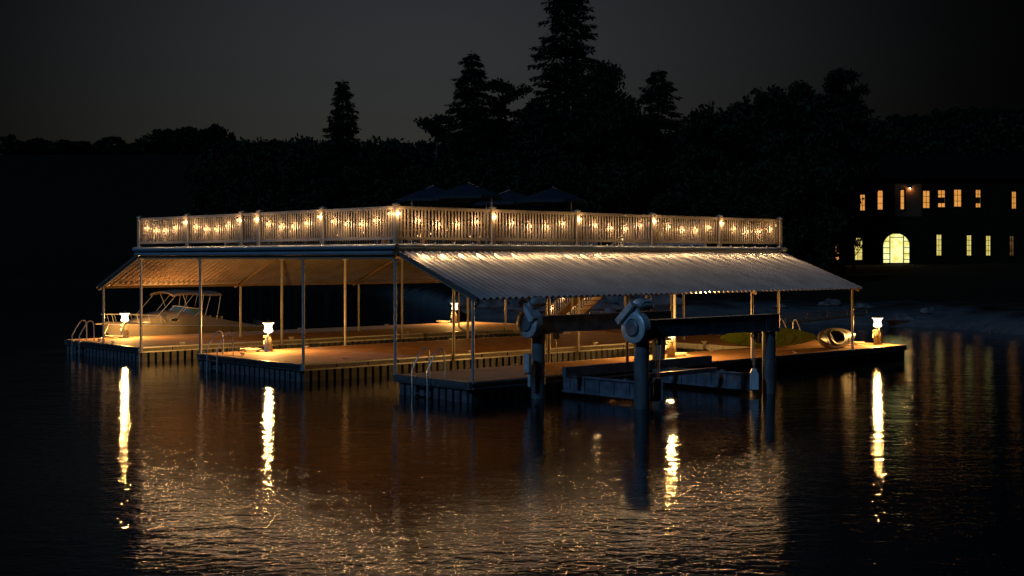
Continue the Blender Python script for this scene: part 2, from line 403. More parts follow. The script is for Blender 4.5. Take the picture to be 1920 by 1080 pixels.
dock('f3', 'nearest dock finger on the right, carrying the two kayaks', [(0, UE, V3a, V3b)],
     [(0, V3a, 0, V3b, -1, 0, 'alu'), (0, V3a, UE, V3a, 0, -1, 'rubber'), (0, V3b, 16.6, V3b, 0, 1, 'rubber'), (UE, V3a, UE, V3b, 1, 0, None)], (0, V3a),
     [(2.4, -2.85, 0), (9.4, -2.85, 0), (15.2, -2.85, 0), (4.3, -.3, 0), (13.8, -.3, 0)])
dock('w1', 'cross walkway joining the near and middle dock fingers', [(16.6, UE, V3b+.006, V2a-.006)],
     [(16.6, V3b+.05, 16.6, V2a-.05, -1, 0, 'alu'), (UE, V3b+.05, UE, V2a-.05, 1, 0, None)], (16.6, 0), [(17.0, 2.6, pi/2)])
dock('w2', 'cross walkway joining the middle and far dock fingers', [(18.3, UE, V2b+.006, V1a-.006)],
     [(18.3, V2b+.05, 18.3, V1a-.05, -1, 0, 'alu'), (UE, V2b+.05, UE, V1a-.05, 1, 0, None)], (18.3, V2b), [(18.7, 13.2, pi/2)])

# ================================================================== roofed upper deck
DT = 4.24   # top of the deck boards
U0, U1, W0, W1 = 0., 18.35, 0., 15.45
RT = thing('boathouse_roof_deck', 'long raised roof deck on slim posts with sloping corrugated side awnings', 'roof deck', (U0, W0, 0))
MB().box(.06, U1-.06, .06, W1-.06, DT-.05, DT).build('deck_boards', 'deck', RT)
b = MB()
for k in range(0, 31): b.box(.3+k*.59, .345+k*.59, .3, W1-.3, DT-.26, DT-.052)
tag(b.build('deck_joist', 'beam', RT), 'timber joists under the deck')
b = MB(); b.box(.1, U1-.1, .1, W1-.1, DT-.262, DT-.261)   # soffit sheet
b.v = []; b.f = []; b.sm = []
def gutter_prof(p, q, r, name='gutter', mt='gutter', n=14):
    o = MB().tube([p, q], r, n).build(name, mt, RT); return o
gutter_prof((-.12, -.09, DT-.07), (U1+.12, -.09, DT-.07), .085)
gutter_prof((-.09, -.17, DT-.075), (-.09, W1+.20, DT-.075), .083)
gutter_prof((-.09, -.02, DT-.255), (-.09, W1+.08, DT-.255), .062)
gutter_prof((-.12, W1+.09, DT-.07), (U1+.12, W1+.09, DT-.07), .085)
gutter_prof((U1+.09, -.17, DT-.075), (U1+.09, W1+.17, DT-.075), .083)
b = MB(); b.box(-.02, U1+.02, -.01, .05, DT-.27, DT-.01); b.build('fascia', 'gutter', RT)
b = MB(); b.box(-.012, .05, .055, W1-.05, DT-.30, DT-.012); b.build('fascia', 'gutter', RT)
b = MB(); b.box(-.02, U1+.02, W1-.05, W1+.01, DT-.27, DT-.01); b.build('fascia', 'gutter', RT)
b = MB(); b.box(U1-.05, U1+.012, .055, W1-.055, DT-.30, DT-.012); b.build('fascia', 'gutter', RT)
VL = [.05, 4.67, 10.98, 15.32]; UL = [.02, 6.1, 12.2, 18.28]
for k, u in enumerate(UL):
    b = MB(); b.box(u-.05, u+.05, .1, 10.9, DT-.42, DT-.263); b.build('cross_beam', 'beam', RT)
    b = MB(); b.box(u-.05, u+.05, 10.95, W1-.1, DT-.42, DT-.263); b.build('cross_beam', 'beam', RT)
for v in VL:
    b = MB(); b.box(.1, U1-.1, v-.045, v+.045, DT-.35, DT-.264); b.build('long_beam', 'beam', RT)
for u in UL:
    for v in VL:
        zb = DZ if v in (.05, 10.98) else DZ-.19
        if v > 15.2 and u < 18: v = 15.32
        b = MB(); b.tube([(u, v, zb), (u, v, DT-.42)], .05, 10)
        b.box(u-.09, u+.09, v-.09, v+.09, zb, zb+.012); b.box(u-.08, u+.08, v-.08, v+.08, DT-.47, DT-.421)
        b.build('support_post', 'post', RT)
def awning(v0, z0, v1, z1, name):
    b = MB(); per = .23; amp = .040; n = int(U1/per*8)
    sl = Vector((0, v1-v0, z1-z0)); nrm = Vector((0, -(z1-z0), (v1-v0))).normalized()
    if nrm.z < 0: nrm = -nrm
    rows = []
    for j in range(2):
        rows.append([])
        for i in range(n+1):
            u = U1*i/n; o = nrm*(amp*cos(2*pi*u/per))
            rows[j].append((u, v0+sl.y*j+o.y, z0+sl.z*j+o.z))
    top = rows; bot = [[(x, y-nrm.y*.004, z-nrm.z*.004) for x, y, z in r] for r in rows]
    b.loft(top, False, False); b.loft(bot, False, False)
    t = len(top[0])
    for e in (0,):
        b.loft([top[1], bot[1]], False, False); b.loft([top[0], bot[0]], False, False)
    b.build(name, 'roof', RT)
    # rafters under it and edge trim
    for u in (.06, 6.1, 12.2, U1-.06):
        r = MB(); r.bar((u, v0, z0-.10), (u, v1-(.05 if v1 > 0 else -.05), z1-.085), .06, .10); r.build('awning_rafter', 'beam', RT)
    for u in (-.02, U1+.02):
        r = MB(); r.bar((u, v0, z0-.01), (u, v1, z1-.01), .03, .08); r.build('awning_edge_trim', 'alu', RT)
    r = MB(); sgn = 1 if v1 > 0 else -1; vv = v1-sgn*.33; zz = z0+(z1-z0)*(vv-v0)/(v1-v0)-.12
    r.box(0, U1, vv-.03, vv+.03, zz-.05, zz+.04); r.build('awning_purlin', 'beam', RT)
    for u in (.12, 6.2, 12.3, 18.25):
        q = MB(); q.tube([(u, vv, DZ), (u, vv, zz-.05)], .045, 10); q.box(u-.08, u+.08, vv-.08, vv+.08, DZ, DZ+.012)
        if vv < V3a: q = MB(); q.tube([(u, vv, DZ-.19), (u, vv, zz-.05)], .045, 10)
        q.build('awning_post', 'post', RT)
awning(-.12, 4.03, -3.50, 2.77, 'near_awning')
awning(15.5, 4.00, 18.95, 2.72, 'far_awning')
# added spots under the front gutter to cast warm pools on the near awning
dl = bpy.data.lights.new('added_spot_beam', 'SPOT'); dl.energy = 130; dl.color = (1, .62, .26); dl.shadow_soft_size = .02; dl.spot_size = radians(58); dl.spot_blend = 1.
for k in range(25):
    u = .55+k*.725; q = MB()
    q.lathe([(.022, 0), (.026, .012), (.026, .05), (.012, .06)], 8, Matrix.Translation((u, -.185, 4.235)))
    q.box(u-.008, u+.008, -.18, -.12, 4.235, 4.255)
    o = q.build('added_downlight', 'steel', RT)
    L_ = bpy.data.objects.new('added_spot_beam', dl); C.objects.link(L_); L_.parent = o; L_.location = (u, -.20, 4.215)
    L_.rotation_euler = Vector((0, -.87, -.50)).to_track_quat('-Z', 'Y').to_euler()
b = MB(); b.box(U1-.3, U1+.25, -3.13, -3.05, 2.78, 2.84); b.build('awning_bracket', 'alu', RT)

# ------------------------------------------------------------------ railings
def railing(label, p0, p1, posts, base):
    t = thing('deck_railing', label, 'railing', (p0[0], p0[1], DT), 0, 'railings round the roof deck')
    d = Vector((p1[0]-p0[0], p1[1]-p0[1], 0)); Ln = d.length; d.normalize()
    mx = Matrix(((d.x, -d.y, 0, 0), (d.y, d.x, 0, 0), (0, 0, 1, 0), (0, 0, 0, 1)))
    for i, q in enumerate(posts):
        b = MB(); b.box(q-.065, q+.065, -.065, .065, -.02, 1.10, mx); o = b.build('railing_post', 'rail', t)
        c = MB(); c.box(q-.085, q+.085, -.085, .085, 1.10, 1.13, mx)
        c.add([(q-.075, -.075, 1.13), (q+.075, -.075, 1.13), (q+.075, .075, 1.13), (q-.075, .075, 1.13), (q, 0, 1.175)], [(0,1,4),(1,2,4),(2,3,4),(3,0,4)], False, mx)
        c.build('post_cap', 'rail', o)
    for a, c in zip(posts, posts[1:]):
        x0, x1 = a+.066, c-.066
        b = MB(); b.box(x0, x1, -.045, .045, 1.035, 1.075, mx); b.box(x0, x1, -.025, .025, .985, 1.034, mx); b.build('top_rail', 'rail', t)
        b = MB(); b.box(x0, x1, -.025, .025, .125, .205, mx); b.build('bottom_rail', 'rail', t)
        b = MB(); n = max(1, round((x1-x0)/.128)-1)
        for k in range(n):
            x = x0+(x1-x0)*(k+1)/(n+1); b.box(x-.019, x+.019, -.019, .019, .2055, .9845, mx)
        b.build('baluster_panel', 'rail', t)
    return t
PX = [0, 3.66, 7.32, 10.98, 14.64, 18.3]
PY = [0, 3.6, 7.2, 8.25, 11.85, 15.45]
railing('long slatted railing along the right-hand front edge of the roof deck, above the near awning', (.02, .02), (18.3, .02), PX, 0)
railing('slatted railing with a narrow gate along the left-hand front edge of the roof deck', (.02, .15), (.02, 15.45), [3.47, 7.05, 8.10, 11.7, 15.3], 0).name = 'deck_railing.001'
# the bay between the corner post and the first left post
tL = [o for o in bpy.data.objects if o.name.startswith('deck_railing') and 'narrow gate' in o.get('label', '')][0]
def extra_bay(t, y0, y1):
    b = MB(); b.box(-.045, .045, y0, y1, 1.035, 1.075); b.box(-.025, .025, y0, y1, .985, 1.034); b.build('top_rail', 'rail', t)
    b = MB(); b.box(-.025, .025, y0, y1, .125, .205); b.build('bottom_rail', 'rail', t)
    b = MB(); n = round((y1-y0)/.128)-1
    for k in range(n):
        y = y0+(y1-y0)*(k+1)/(n+1); b.box(-.019, .019, y-.019, y+.019, .2055, .9845)
    b.build('baluster_panel', 'rail', t)
extra_bay(tL, -.063, 3.47-.066)
railing('slatted railing along the back edge of the roof deck, over the far awning', (.3, 15.43), (18.3, 15.43), [3.36, 7.02, 10.68, 14.34, 18.0], 0)
railing('short slatted railing at the shore end of the roof deck, right of the stair', (18.32, .15), (18.32, 8.0), [3.5, 7.7], 0)
railing('short slatted railing at the shore end of the roof deck, left of the stair', (18.32, 9.6), (18.32, 15.3), [0, 2.85, 5.7], 0)

# ------------------------------------------------------------------ string lights
def string_lights(label, p0, p1, posts, inward, seed, front=True):
    t = thing('string_lights', label, 'string lights', (p0[0], p0[1], DT), 0, 'string lights hung on the railings')
    d = Vector((p1[0]-p0[0], p1[1]-p0[1], 0)).normalized(); off = Vector(inward)*-.105
    cord = MB(); rr = random.Random(seed)
    for bi, (a, c) in enumerate(zip(posts, posts[1:])):
        pts = []; L = c-a; sag = .30*min(1, L/3.6)
        for k in range(13):
            x = a+L*k/12; pts.append(d*x+off+Vector((0, 0, .97-sag*4*(k/12)*(1-k/12))))
        cord.tube(pts, .006, 4)
        nb = max(1, round(L/.72))
        for k in range(nb):
            f = (k+.06)/nb; f = max(f, .02); z = .97-sag*4*f*(1-f)
            p = d*(a+L*f)+off+Vector((rr.uniform(-.01, .01), 0, z))
            s = MB(); s.tube([p+Vector((0,0,.005)), p-Vector((0,0,.05))], .014, 6); so_ = s.build('socket', 'cord', t)
            q = MB(); q.lathe([(.010, -.049), (.024, -.075), (.030, -.10), (.022, -.125), (.006, -.137)], 7, Matrix.Translation(p), True)
            q.build('bulb', 'bulb', so_)
            if front or (k+bi) % 2 == 0: bulb_light('filament' if front else 'dim_filament', p-Vector((0, 0, .098)), so_)
    cord.build('cord', 'cord', t)
IN = .9
string_lights('string of glowing bulbs along the right-hand front railing', (0, 0), (18.3, 0), PX, (0, 1, 0), 3)
string_lights('string of glowing bulbs along the left-hand front railing', (0, .12), (0, 15.4), [0, 3.5, 7.1, 8.15, 11.75, 15.3], (1, 0, 0), 4)
string_lights('string of glowing bulbs along the back railing', (.3, 15.4), (18.3, 15.4), [0, 3.36, 7.02, 10.68, 14.34, 18.0], (0, -1, 0), 5, False)
string_lights('string of glowing bulbs along the short shore end railing', (18.3, .2), (18.3, 7.8), [0, 3.5, 7.5], (-1, 0, 0), 6, False)

# ------------------------------------------------------------------ stair at the shore end
def stair():
    v0, v1, ub, wd = 14.1, 9.0, 19.9, 1.2
    t = thing('wooden_stair', 'open timber stair climbing from the back walkway to the roof deck', 'stairs', (ub, v1, DZ))
    H = DT-DZ; n = 15; run = v0-v1
    for k in range(n):
        z = H*(k+1)/(n+1); y = run-run*(k+.5)/n
        MB().box(0, wd, y-.15, y+.13, z-.04, z).build('stair_tread', 'wood', t)
    for x in (-.03, wd+.03):
        b = MB(); b.bar((x, run+.1, .05), (x, -.05, H-.1), .05, .26); b.build('stringer', 'wood', t)
    for x in (-.06, wd+.06):
        b = MB(); b.bar((x, run, .95), (x, 0, H+.95), .06, .08); b.bar((x, run, .25), (x, 0, H+.25), .04, .06)
        nb = 34
        for k in range(nb):
            f = (k+.5)/nb; y = run*(1-f); z = H*f; b.box(x-.02, x+.02, y-.02, y+.02, z+.26, z+.93)
        b.build('stair_balustrade', 'rail', t)
        for y, z in ((run+.06, 0), (run*.5, H*.5), (-.06, H)):
            p = MB(); p.box(x-.06, x+.06, y-.06, y+.06, z-.0, z+1.12); p.build('newel_post', 'rail', t)
    # landing
    b = MB(); b.box(-1.48, wd+.1, -1.3, -.0, H-.06, H); b.build('landing', 'deck', t)
    b = MB(); b.box(-1.48, wd+.1, -1.3, -1.24, H-.24, H-.061); b.box(wd+.04, wd+.1, -1.24, 0, H-.24, H-.061); b.build('landing_joist', 'wood', t)
    for x, y in ((-.4, -1.25), (wd+.05, -1.25), (-.4, -.05+.0), (wd+.05, -.1)):
        q = MB(); q.tube([(x, y, 0), (x, y, H-.24)], .05, 10); q.build('landing_post', 'post', t)
    b = MB(); b.box(-1.4, wd+.1, -1.31, -1.27, 1.0+H, 1.06+H); b.box(-1.4, wd+.1, -1.31, -1.27, .12+H, .19+H)
    for k in range(20): b.box(-1.35+k*.13, -1.315+k*.13, -1.305, -1.275, H+.19, H+1.0)
    b.build('landing_railing', 'rail', t)
    # bulbs on the stair rail; inner row added to brighten the stair
    for k in range(14):
        f = (k % 7+.4)/7; p = Vector((-.11 if k < 7 else wd-.06, run*(1-f), H*f+.84))
        s = MB(); s.tube([p, p-Vector((0,0,.04))], .014, 6); so_ = s.build('socket', 'cord', t)
        MB().lathe([(.010, -.04), (.026, -.07), (.028, -.10), (.006, -.13)], 7, Matrix.Translation(p)).build('bulb', 'bulb', so_); bulb_light('filament', p-Vector((0, 0, .092)), so_)
stair()

# ================================================================== pedestals, hoses, ladders
def pedestal(x, y, label, rz=0):
    t = thing('dock_pedestal_light', label, 'dock light', (x, y, DZ), rz, 'lit service pedestals on the docks')
    b = MB(); b.lathe([(.17,0),(.17,.03),(.145,.06),(.13,.22),(.14,.28),(.125,.34),(.11,.44),(.075,.52),(.07,.56)], 16)
    b.box(-.05, .05, -.150, -.10, .10, .28); b.box(-.05, .05, .10, .150, .10, .28); b.build('pedestal_body', 'lampbody', t)
    MB().lathe([(.062,.52),(.062,.66),(.07,.68)], 16).build('lamp_collar', 'cap', t)
    MB().lathe([(.10,.665),(.15,.70),(.165,.73),(.14,.79),(.125,.86),(.135,.93),(.165,.975),(.20,.995),(.205,1.01),(.19,1.015)], 20).build('lamp_glass', 'lampglass', t); bulb_light('lamp_core', (0, 0, .84), t)
    MB().lathe([(.185,1.016),(.16,1.035),(.10,1.06),(.06,1.085),(.03,1.10),(.035,1.115),(.01,1.13)], 18).build('lamp_cap', 'cap', t)
    for s in (-1, 1):
        pts = [(0.02, s*(.09+.10*sin(pi*k/12)), .30+.36*k/12) for k in range(13)]
        MB().tube(pts, .016, 6).build('hose_bracket', 'hose', t)
    # hose wound on the body
    pts = [(.12*cos(a)*1.0-.07, .11*sin(a), .36+.13*cos(a*.5+1.)+.004*k) for k, a in enumerate([2*pi*i/10 for i in range(30)])]
    MB().tube(pts, .013, 5).build('wound_hose', 'hose', t)
    for s in (-1, 1):
        MB().tube([(s*.13, 0, .2), (s*.17, 0, .2)], .022, 8).build('power_socket', 'cap', t)
    return t
lamps = [(2.3, 21.25, 'lit pedestal beside the cruiser bow on the far finger'), (2.31, 10.3, 'lit pedestal at the tip of the middle finger'),
         (20.3, 21.35, 'lit pedestal at the far shore corner of the dock'), (10.55, -1.2, 'lit pedestal half hidden behind the boat lift pile'), (21.35, -2.3, 'lit pedestal at the right end of the dock past the kayaks')]
for x, y, l in lamps: pedestal(x, y, l, -YAW+pi*0)
def hose_coil(x, y, label, seed):
    rr = random.Random(seed); t = thing('coiled_hose', label, 'hose', (x, y, DZ), 0, 'hoses coiled on the deck')
    pts = []
    for k in range(70):
        a = k*.42; r = .13+.004*k*.5+.02*rr.random(); pts.append((r*1.5*cos(a), r*sin(a), .02+.0014*k+.008*sin(k)))
    MB().tube(pts, .015, 5).build('hose_loops', 'hose', t)
    MB().tube([(pts[-1][0], pts[-1][1], .03), (.5, .12, .02), (.62, -.02, .02)], .015, 5).build('hose_end', 'hose', t)
hose_coil(1.75, 21.1, 'pale hose coiled beside the pedestal on the far finger', 1)
hose_coil(1.75, 10.55, 'pale hose coiled left of the pedestal on the middle finger', 2)
hose_coil(19.7, 21.5, 'pale hose coiled at the shore corner pedestal', 3)
hose_coil(20.5, -1.9, 'pale hose coiled left of the pedestal past the kayaks', 4)
hose_coil(11.1, -1.0, 'pale hose coiled by the pedestal behind the boat lift', 5)
def ladder(x, y, rz, label):
    t = thing('swim_ladder', label, 'ladder', (x, y, DZ), rz, 'stainless ladders on the docks')   # local -x is over the water
    for s in (-.33, .33):
        pts = [(-.13, s, -1.2), (-.13, s, .22), (.10, s, .60), (.20, s, .74), (.28, s, .80), (.37, s, .80), (.44, s, .74), (.47, s, .64), (.48, s, .3), (.48, s, 0)]
        MB().tube(pts, .022, 8).build('side_rail', 'stainless', t)
        MB().box(-.12, -.04, s-.03, s+.03, -.20, .02).build('bracket', 'alu', t)
        MB().box(-.06, -.03, s+.05, s+.10, -.9, -.03).build('bracket', 'alu', t)
    for z in (-.17, -.42, -.67, -.92):
        MB().box(-.16, -.08, -.31, .31, z-.015, z+.015).build('rung', 'alu', t)
ladder(-.05, 20.45, 0, 'stainless ladder on the tip of the far finger')
ladder(-.05, 9.85, 0, 'stainless ladder on the tip of the middle finger')
ladder(-.05, -1.3, 0, 'stainless ladder on the tip of the nearest finger')
ladder(21.98, 2.0, pi, 'stainless ladder behind the green kayak')
ladder(21.98, 12.7, pi, 'stainless ladder at the foot of the timber stair')

# ================================================================== boat lift
def lift():
    t = thing('boat_lift', 'steel boat lift with four piles, twin drive motors and a cradle', 'boat lift', (2.3, -5.2, 0))
    ox, oy = 2.3, -5.2
    L = lambda x, y, z: (x-ox, y-oy, z)
    for x, y in ((2.25, -3.45), (7.3, -3.45), (2.5, -7.0), (7.95, -7.0)):
        b = MB(); b.tube([L(x, y, -2.5), L(x, y, 1.78)], .195, 24); b.box(x-ox-.25, x-ox+.25, y-oy-.22, y-oy+.22, 1.755, 1.782); b.build('pile', 'pile', t)
    b = MB(); b.box(2.0-ox-.34, 2.0-ox-.24, -3.7-oy, -3.5-oy, .75, 1.25); b.box(2.0-ox-.24, 2.0-ox-.05, -3.65-oy, -3.55-oy, .35, .95); b.build('control_box', 'steel', t)
    for y, x0, x1, hx in ((-3.45, 2.1, 7.76, 1.87), (-7.0, 2.45, 8.3, 2.23)):
        # I beam
        b = MB(); X0, X1, Y = x0-ox, x1-ox, y-oy
        b.box(X0, X1, Y-.13, Y+.13, 2.225, 2.25); b.box(X0, X1, Y-.13, Y+.13, 1.785, 1.81); b.box(X0, X1, Y-.10, Y-.085, 1.811, 2.224); b.box(X0, X1, Y+.085, Y+.10, 1.811, 2.224)
        b.box(X1-.62, X1-.02, Y-.112, Y-.102, 1.812, 2.223)
        b.build('lift_beam', 'darksteel', t)
        # drive head: disc wheel facing the near end of the beam
        H = hx-ox; zc = 2.06
        mx = Matrix.Translation((H, Y, zc)) @ Matrix.Rotation(-pi/2, 4, 'Y')   # local z -> -x
        b = MB(); b.lathe([(.34, -.20), (.40, -.18), (.40, .06), (.37, .085), (.24, .085), (.235, .05)], 36, mx)
        for k in range(14):
            a = 2*pi*k/14; b.box(.37*cos(a)-.012, .37*cos(a)+.012, .37*sin(a)-.012, .37*sin(a)+.012, .084, .095, mx)
        hd = b.build('drive_housing', 'steel', t)
        b = MB(); b.lathe([(.21, .052), (.21, .12), (.185, .14), (.0, .14)], 10, mx, cap=False); b.build('wheel_hub', 'darksteel', t)
        side = -1 if y > -5 else 1
        # belt cover leaning across the head and its yoke
        b = MB(); ct = Vector((H-.12, Y-.0, zc+.62)); 
        p0 = Vector((H-.10, Y+.10*(-side)*-1-.0, zc+.62)); 
        if side < 0: a0, a1 = Vector((H-.12, Y+.14, zc+.60)), Vector((H-.12, Y-.34, zc+.10))
        else: a0, a1 = Vector((H-.12, Y-.05, zc+.62)), Vector((H-.12, Y+.46, zc+.14))
        b.bar(a0, a1, .16, .13, (1, 0, 0)); 
        for e in (a0, a1): b.add([], [])
        b.build('belt_cover', 'steel', t)
        b = MB(); b.prism([(Y-.30, zc+.15), (Y+.30, zc+.15), (Y+.10, zc+.62), (Y-.04, zc+.62)], 'x', H-.04, H+.05); b.build('motor_bracket', 'steel', t)
        b = MB(); mm = Matrix.Translation((H-.02, Y+.04, zc+.58)) @ Matrix.Rotation(pi/2, 4, 'Y')
        b.lathe([(.03, -.05), (.03, .05), (.09, .08), (.145, .16), (.15, .2), (.15, .56), (.155, .57), (.155, .60), (.10, .70), (.0, .70)], 24, mm, cap=False)
        for k in range(9):
            a = 2*pi*k/9; b.box(.145*cos(a)-.02, .145*cos(a)+.02, .145*sin(a)-.02, .145*sin(a)+.02, .24, .52, mm)
        b.build('drive_motor', 'steel', t)
    for x, y, n in ((2.95, -3.45, 1), (3.13, -7.0, 3), (7.25, -7.0, 2)):
        b = MB(); X, Y = x-ox, y-oy; b.box(X-.16, X+.16, Y-.10, Y+.10, 1.74, 1.784)
        b.lathe([(.07, -.05), (.085, -.05), (.06, 0), (.085, .05), (.07, .05)], 16, Matrix.Translation((X, Y, 1.66)) @ Matrix.Rotation(pi/2, 4, 'X')); b.build('pulley', 'steel', t)
        zt = .72 if y < -5 else .55
        for k in range(n):
            o = (k-(n-1)/2)*.09
            MB().tube([(X+o*1.3, Y, 1.64), (X+o*.6, Y, zt-.03)], .009, 5).build('lift_cable', 'stainless', t)
    for x in (3.13, 7.25):
        b = MB(); X, Y = x-ox, -7.0-oy
        mx = Matrix.Translation((X, Y, 0)) @ Matrix.Rotation(-YAW+.1, 4, 'Z')
        b.prism([(-.115, .15), (.115, .15), (.115, .60), (.075, .64), (.06, .73), (-.06, .73), (-.11, .62)], 'y', -.05, .05, mx); b.build('cable_block', 'white', t)
        b = MB(); b.box(X-.06, X+.06, -7.0-oy+.0, -3.55-oy, .12, .17); b.box(X-.06, X+.06, -6.9-oy, -3.55-oy, .55, .60)
        b.box(X-.012, X+.012, -6.9-oy, -3.55-oy, .171, .549)
        for k in range(6): b.box(X-.055, X-.013, -6.6-oy+k*.55, -6.58-oy+k*.55, .172, .548)
        b.build('cradle_beam', 'darksteel', t)
    for y in (-4.25, -5.9):
        b = MB(); X0, X1, Y = 2.45-ox, 8.75-ox, y-oy
        if y < -5: X0, X1 = 3.6-ox, 6.9-ox
        z0 = .62 if y > -5 else .605
        b.box(X0, X1, Y-.07, Y+.07, z0, z0+(.26 if y > -5 else .12)); b.build('bunk_board', 'darksteel', t)
        for x in (3.13, 7.25):
            q = MB(); q.box(x-ox-.05, x-ox+.05, Y-.05, Y+.05, .56, .64); q.build('bunk_bracket', 'darksteel', t)
lift()

# ================================================================== kayaks
def kayak(label, A, B, roll, Ln, bm, hullm, deckm, lift_=0., pitch=0., ground=.35):
    Av = Vector(A); Bv = Vector(B); d = Bv-Av; rz = atan2(d.y, d.x); mid = (Av+Bv)/2
    t = thing('kayak', label, 'kayak', (mid.x, mid.y, DZ), rz)
    mx = Matrix.Translation((0, 0, ground)) @ Matrix.Rotation(-pitch, 4, 'Y') @ Matrix.Rotation(roll, 4, 'X')
    NX = 40
    def wid(s): return bm/2*(max(0, 1-abs(s)**2.3))**.75+.012
    def keel(s): return -.20*(1-abs(s)**4)+.12*abs(s)**3
    def top(s): return .12+.08*abs(s)**2+.04*(1-abs(s))
    hull = []; deck = []
    for i in range(NX+1):
        s = -1+2*i/NX; W = wid(s); K = keel(s); S = .04+.12*abs(s)**2.5
        r = []
        for k in range(13):
            a = pi*k/12; r.append(tuple(mx @ Vector((s*Ln/2, -W*cos(a)*(1.0 if 1 else 1), S+(K-S)*sin(a)**.7))))
        hull.append(r)
        r = []
        for k in range(17):
            a = pi*k/16; r.append((s*Ln/2, -W*cos(a), S+(top(s)-S)*sin(a)**.8))
        deck.append(r)
    h = MB(); h.loft(hull, False, False); h.build('hull', hullm, t)
    dk = MB(); n = 17; vs = [p for r in deck for p in r]
    def inside(p): return ((p[0]+.05)/.62)**2+(p[1]/(bm*.34))**2 < 1
    fs = []
    for i in range(NX):
        for k in range(n-1):
            q = (i*n+k, i*n+k+1, (i+1)*n+k+1, (i+1)*n+k)
            c = [sum(vs[j][e] for j in q)/4 for e in range(3)]
            if not inside(c): fs.append(q)
    dk.add(vs, fs, True, mx); dk.build('deck', deckm, t)
    cm = MB(); pts = []
    for k in range(32):
        a = 2*pi*k/32; x = -.05+.64*cos(a); y = bm*.355*sin(a); s = x/(Ln/2); yy = min(1, abs(y)/wid(s)); S = .04+.12*abs(s)**2.5
        z = S+(top(s)-S)*(sqrt(max(0, 1-yy*yy)))**.8+.015; pts.append(mx @ Vector((x, y, z)))
    cm.tube(pts, .022, 6, closed=True); cm.build('cockpit_coaming', deckm, t)
    st = MB(); st.box(-.35, .05, -.18, .18, -.12, -.06, mx); st.box(-.42, -.35, -.17, .17, -.12, .12, mx); st.build('seat', 'seat', t)
    for x in (-.95, .95):
        q = MB(); s = x/(Ln/2); W = wid(s)*.8
        q.tube([mx @ Vector((x-.15, -W, .14)), mx @ Vector((x+.1, 0, top(s)+.03)), mx @ Vector((x-.15, W, .14))], .008, 4); q.build('deck_cord', 'cord', t)
    return t
kayak('green kayak lying on its side across the dock', (15.75, .95), (18.75, -1.35), radians(100), 3.7, .70, 'greenk', 'greenk', ground=.37)
kayak('grey kayak lying on its side with its open cockpit facing the water', (16.75, -2.65), (19.9, -2.05), radians(64), 3.3, .76, 'greyk', 'greyk', ground=.36)

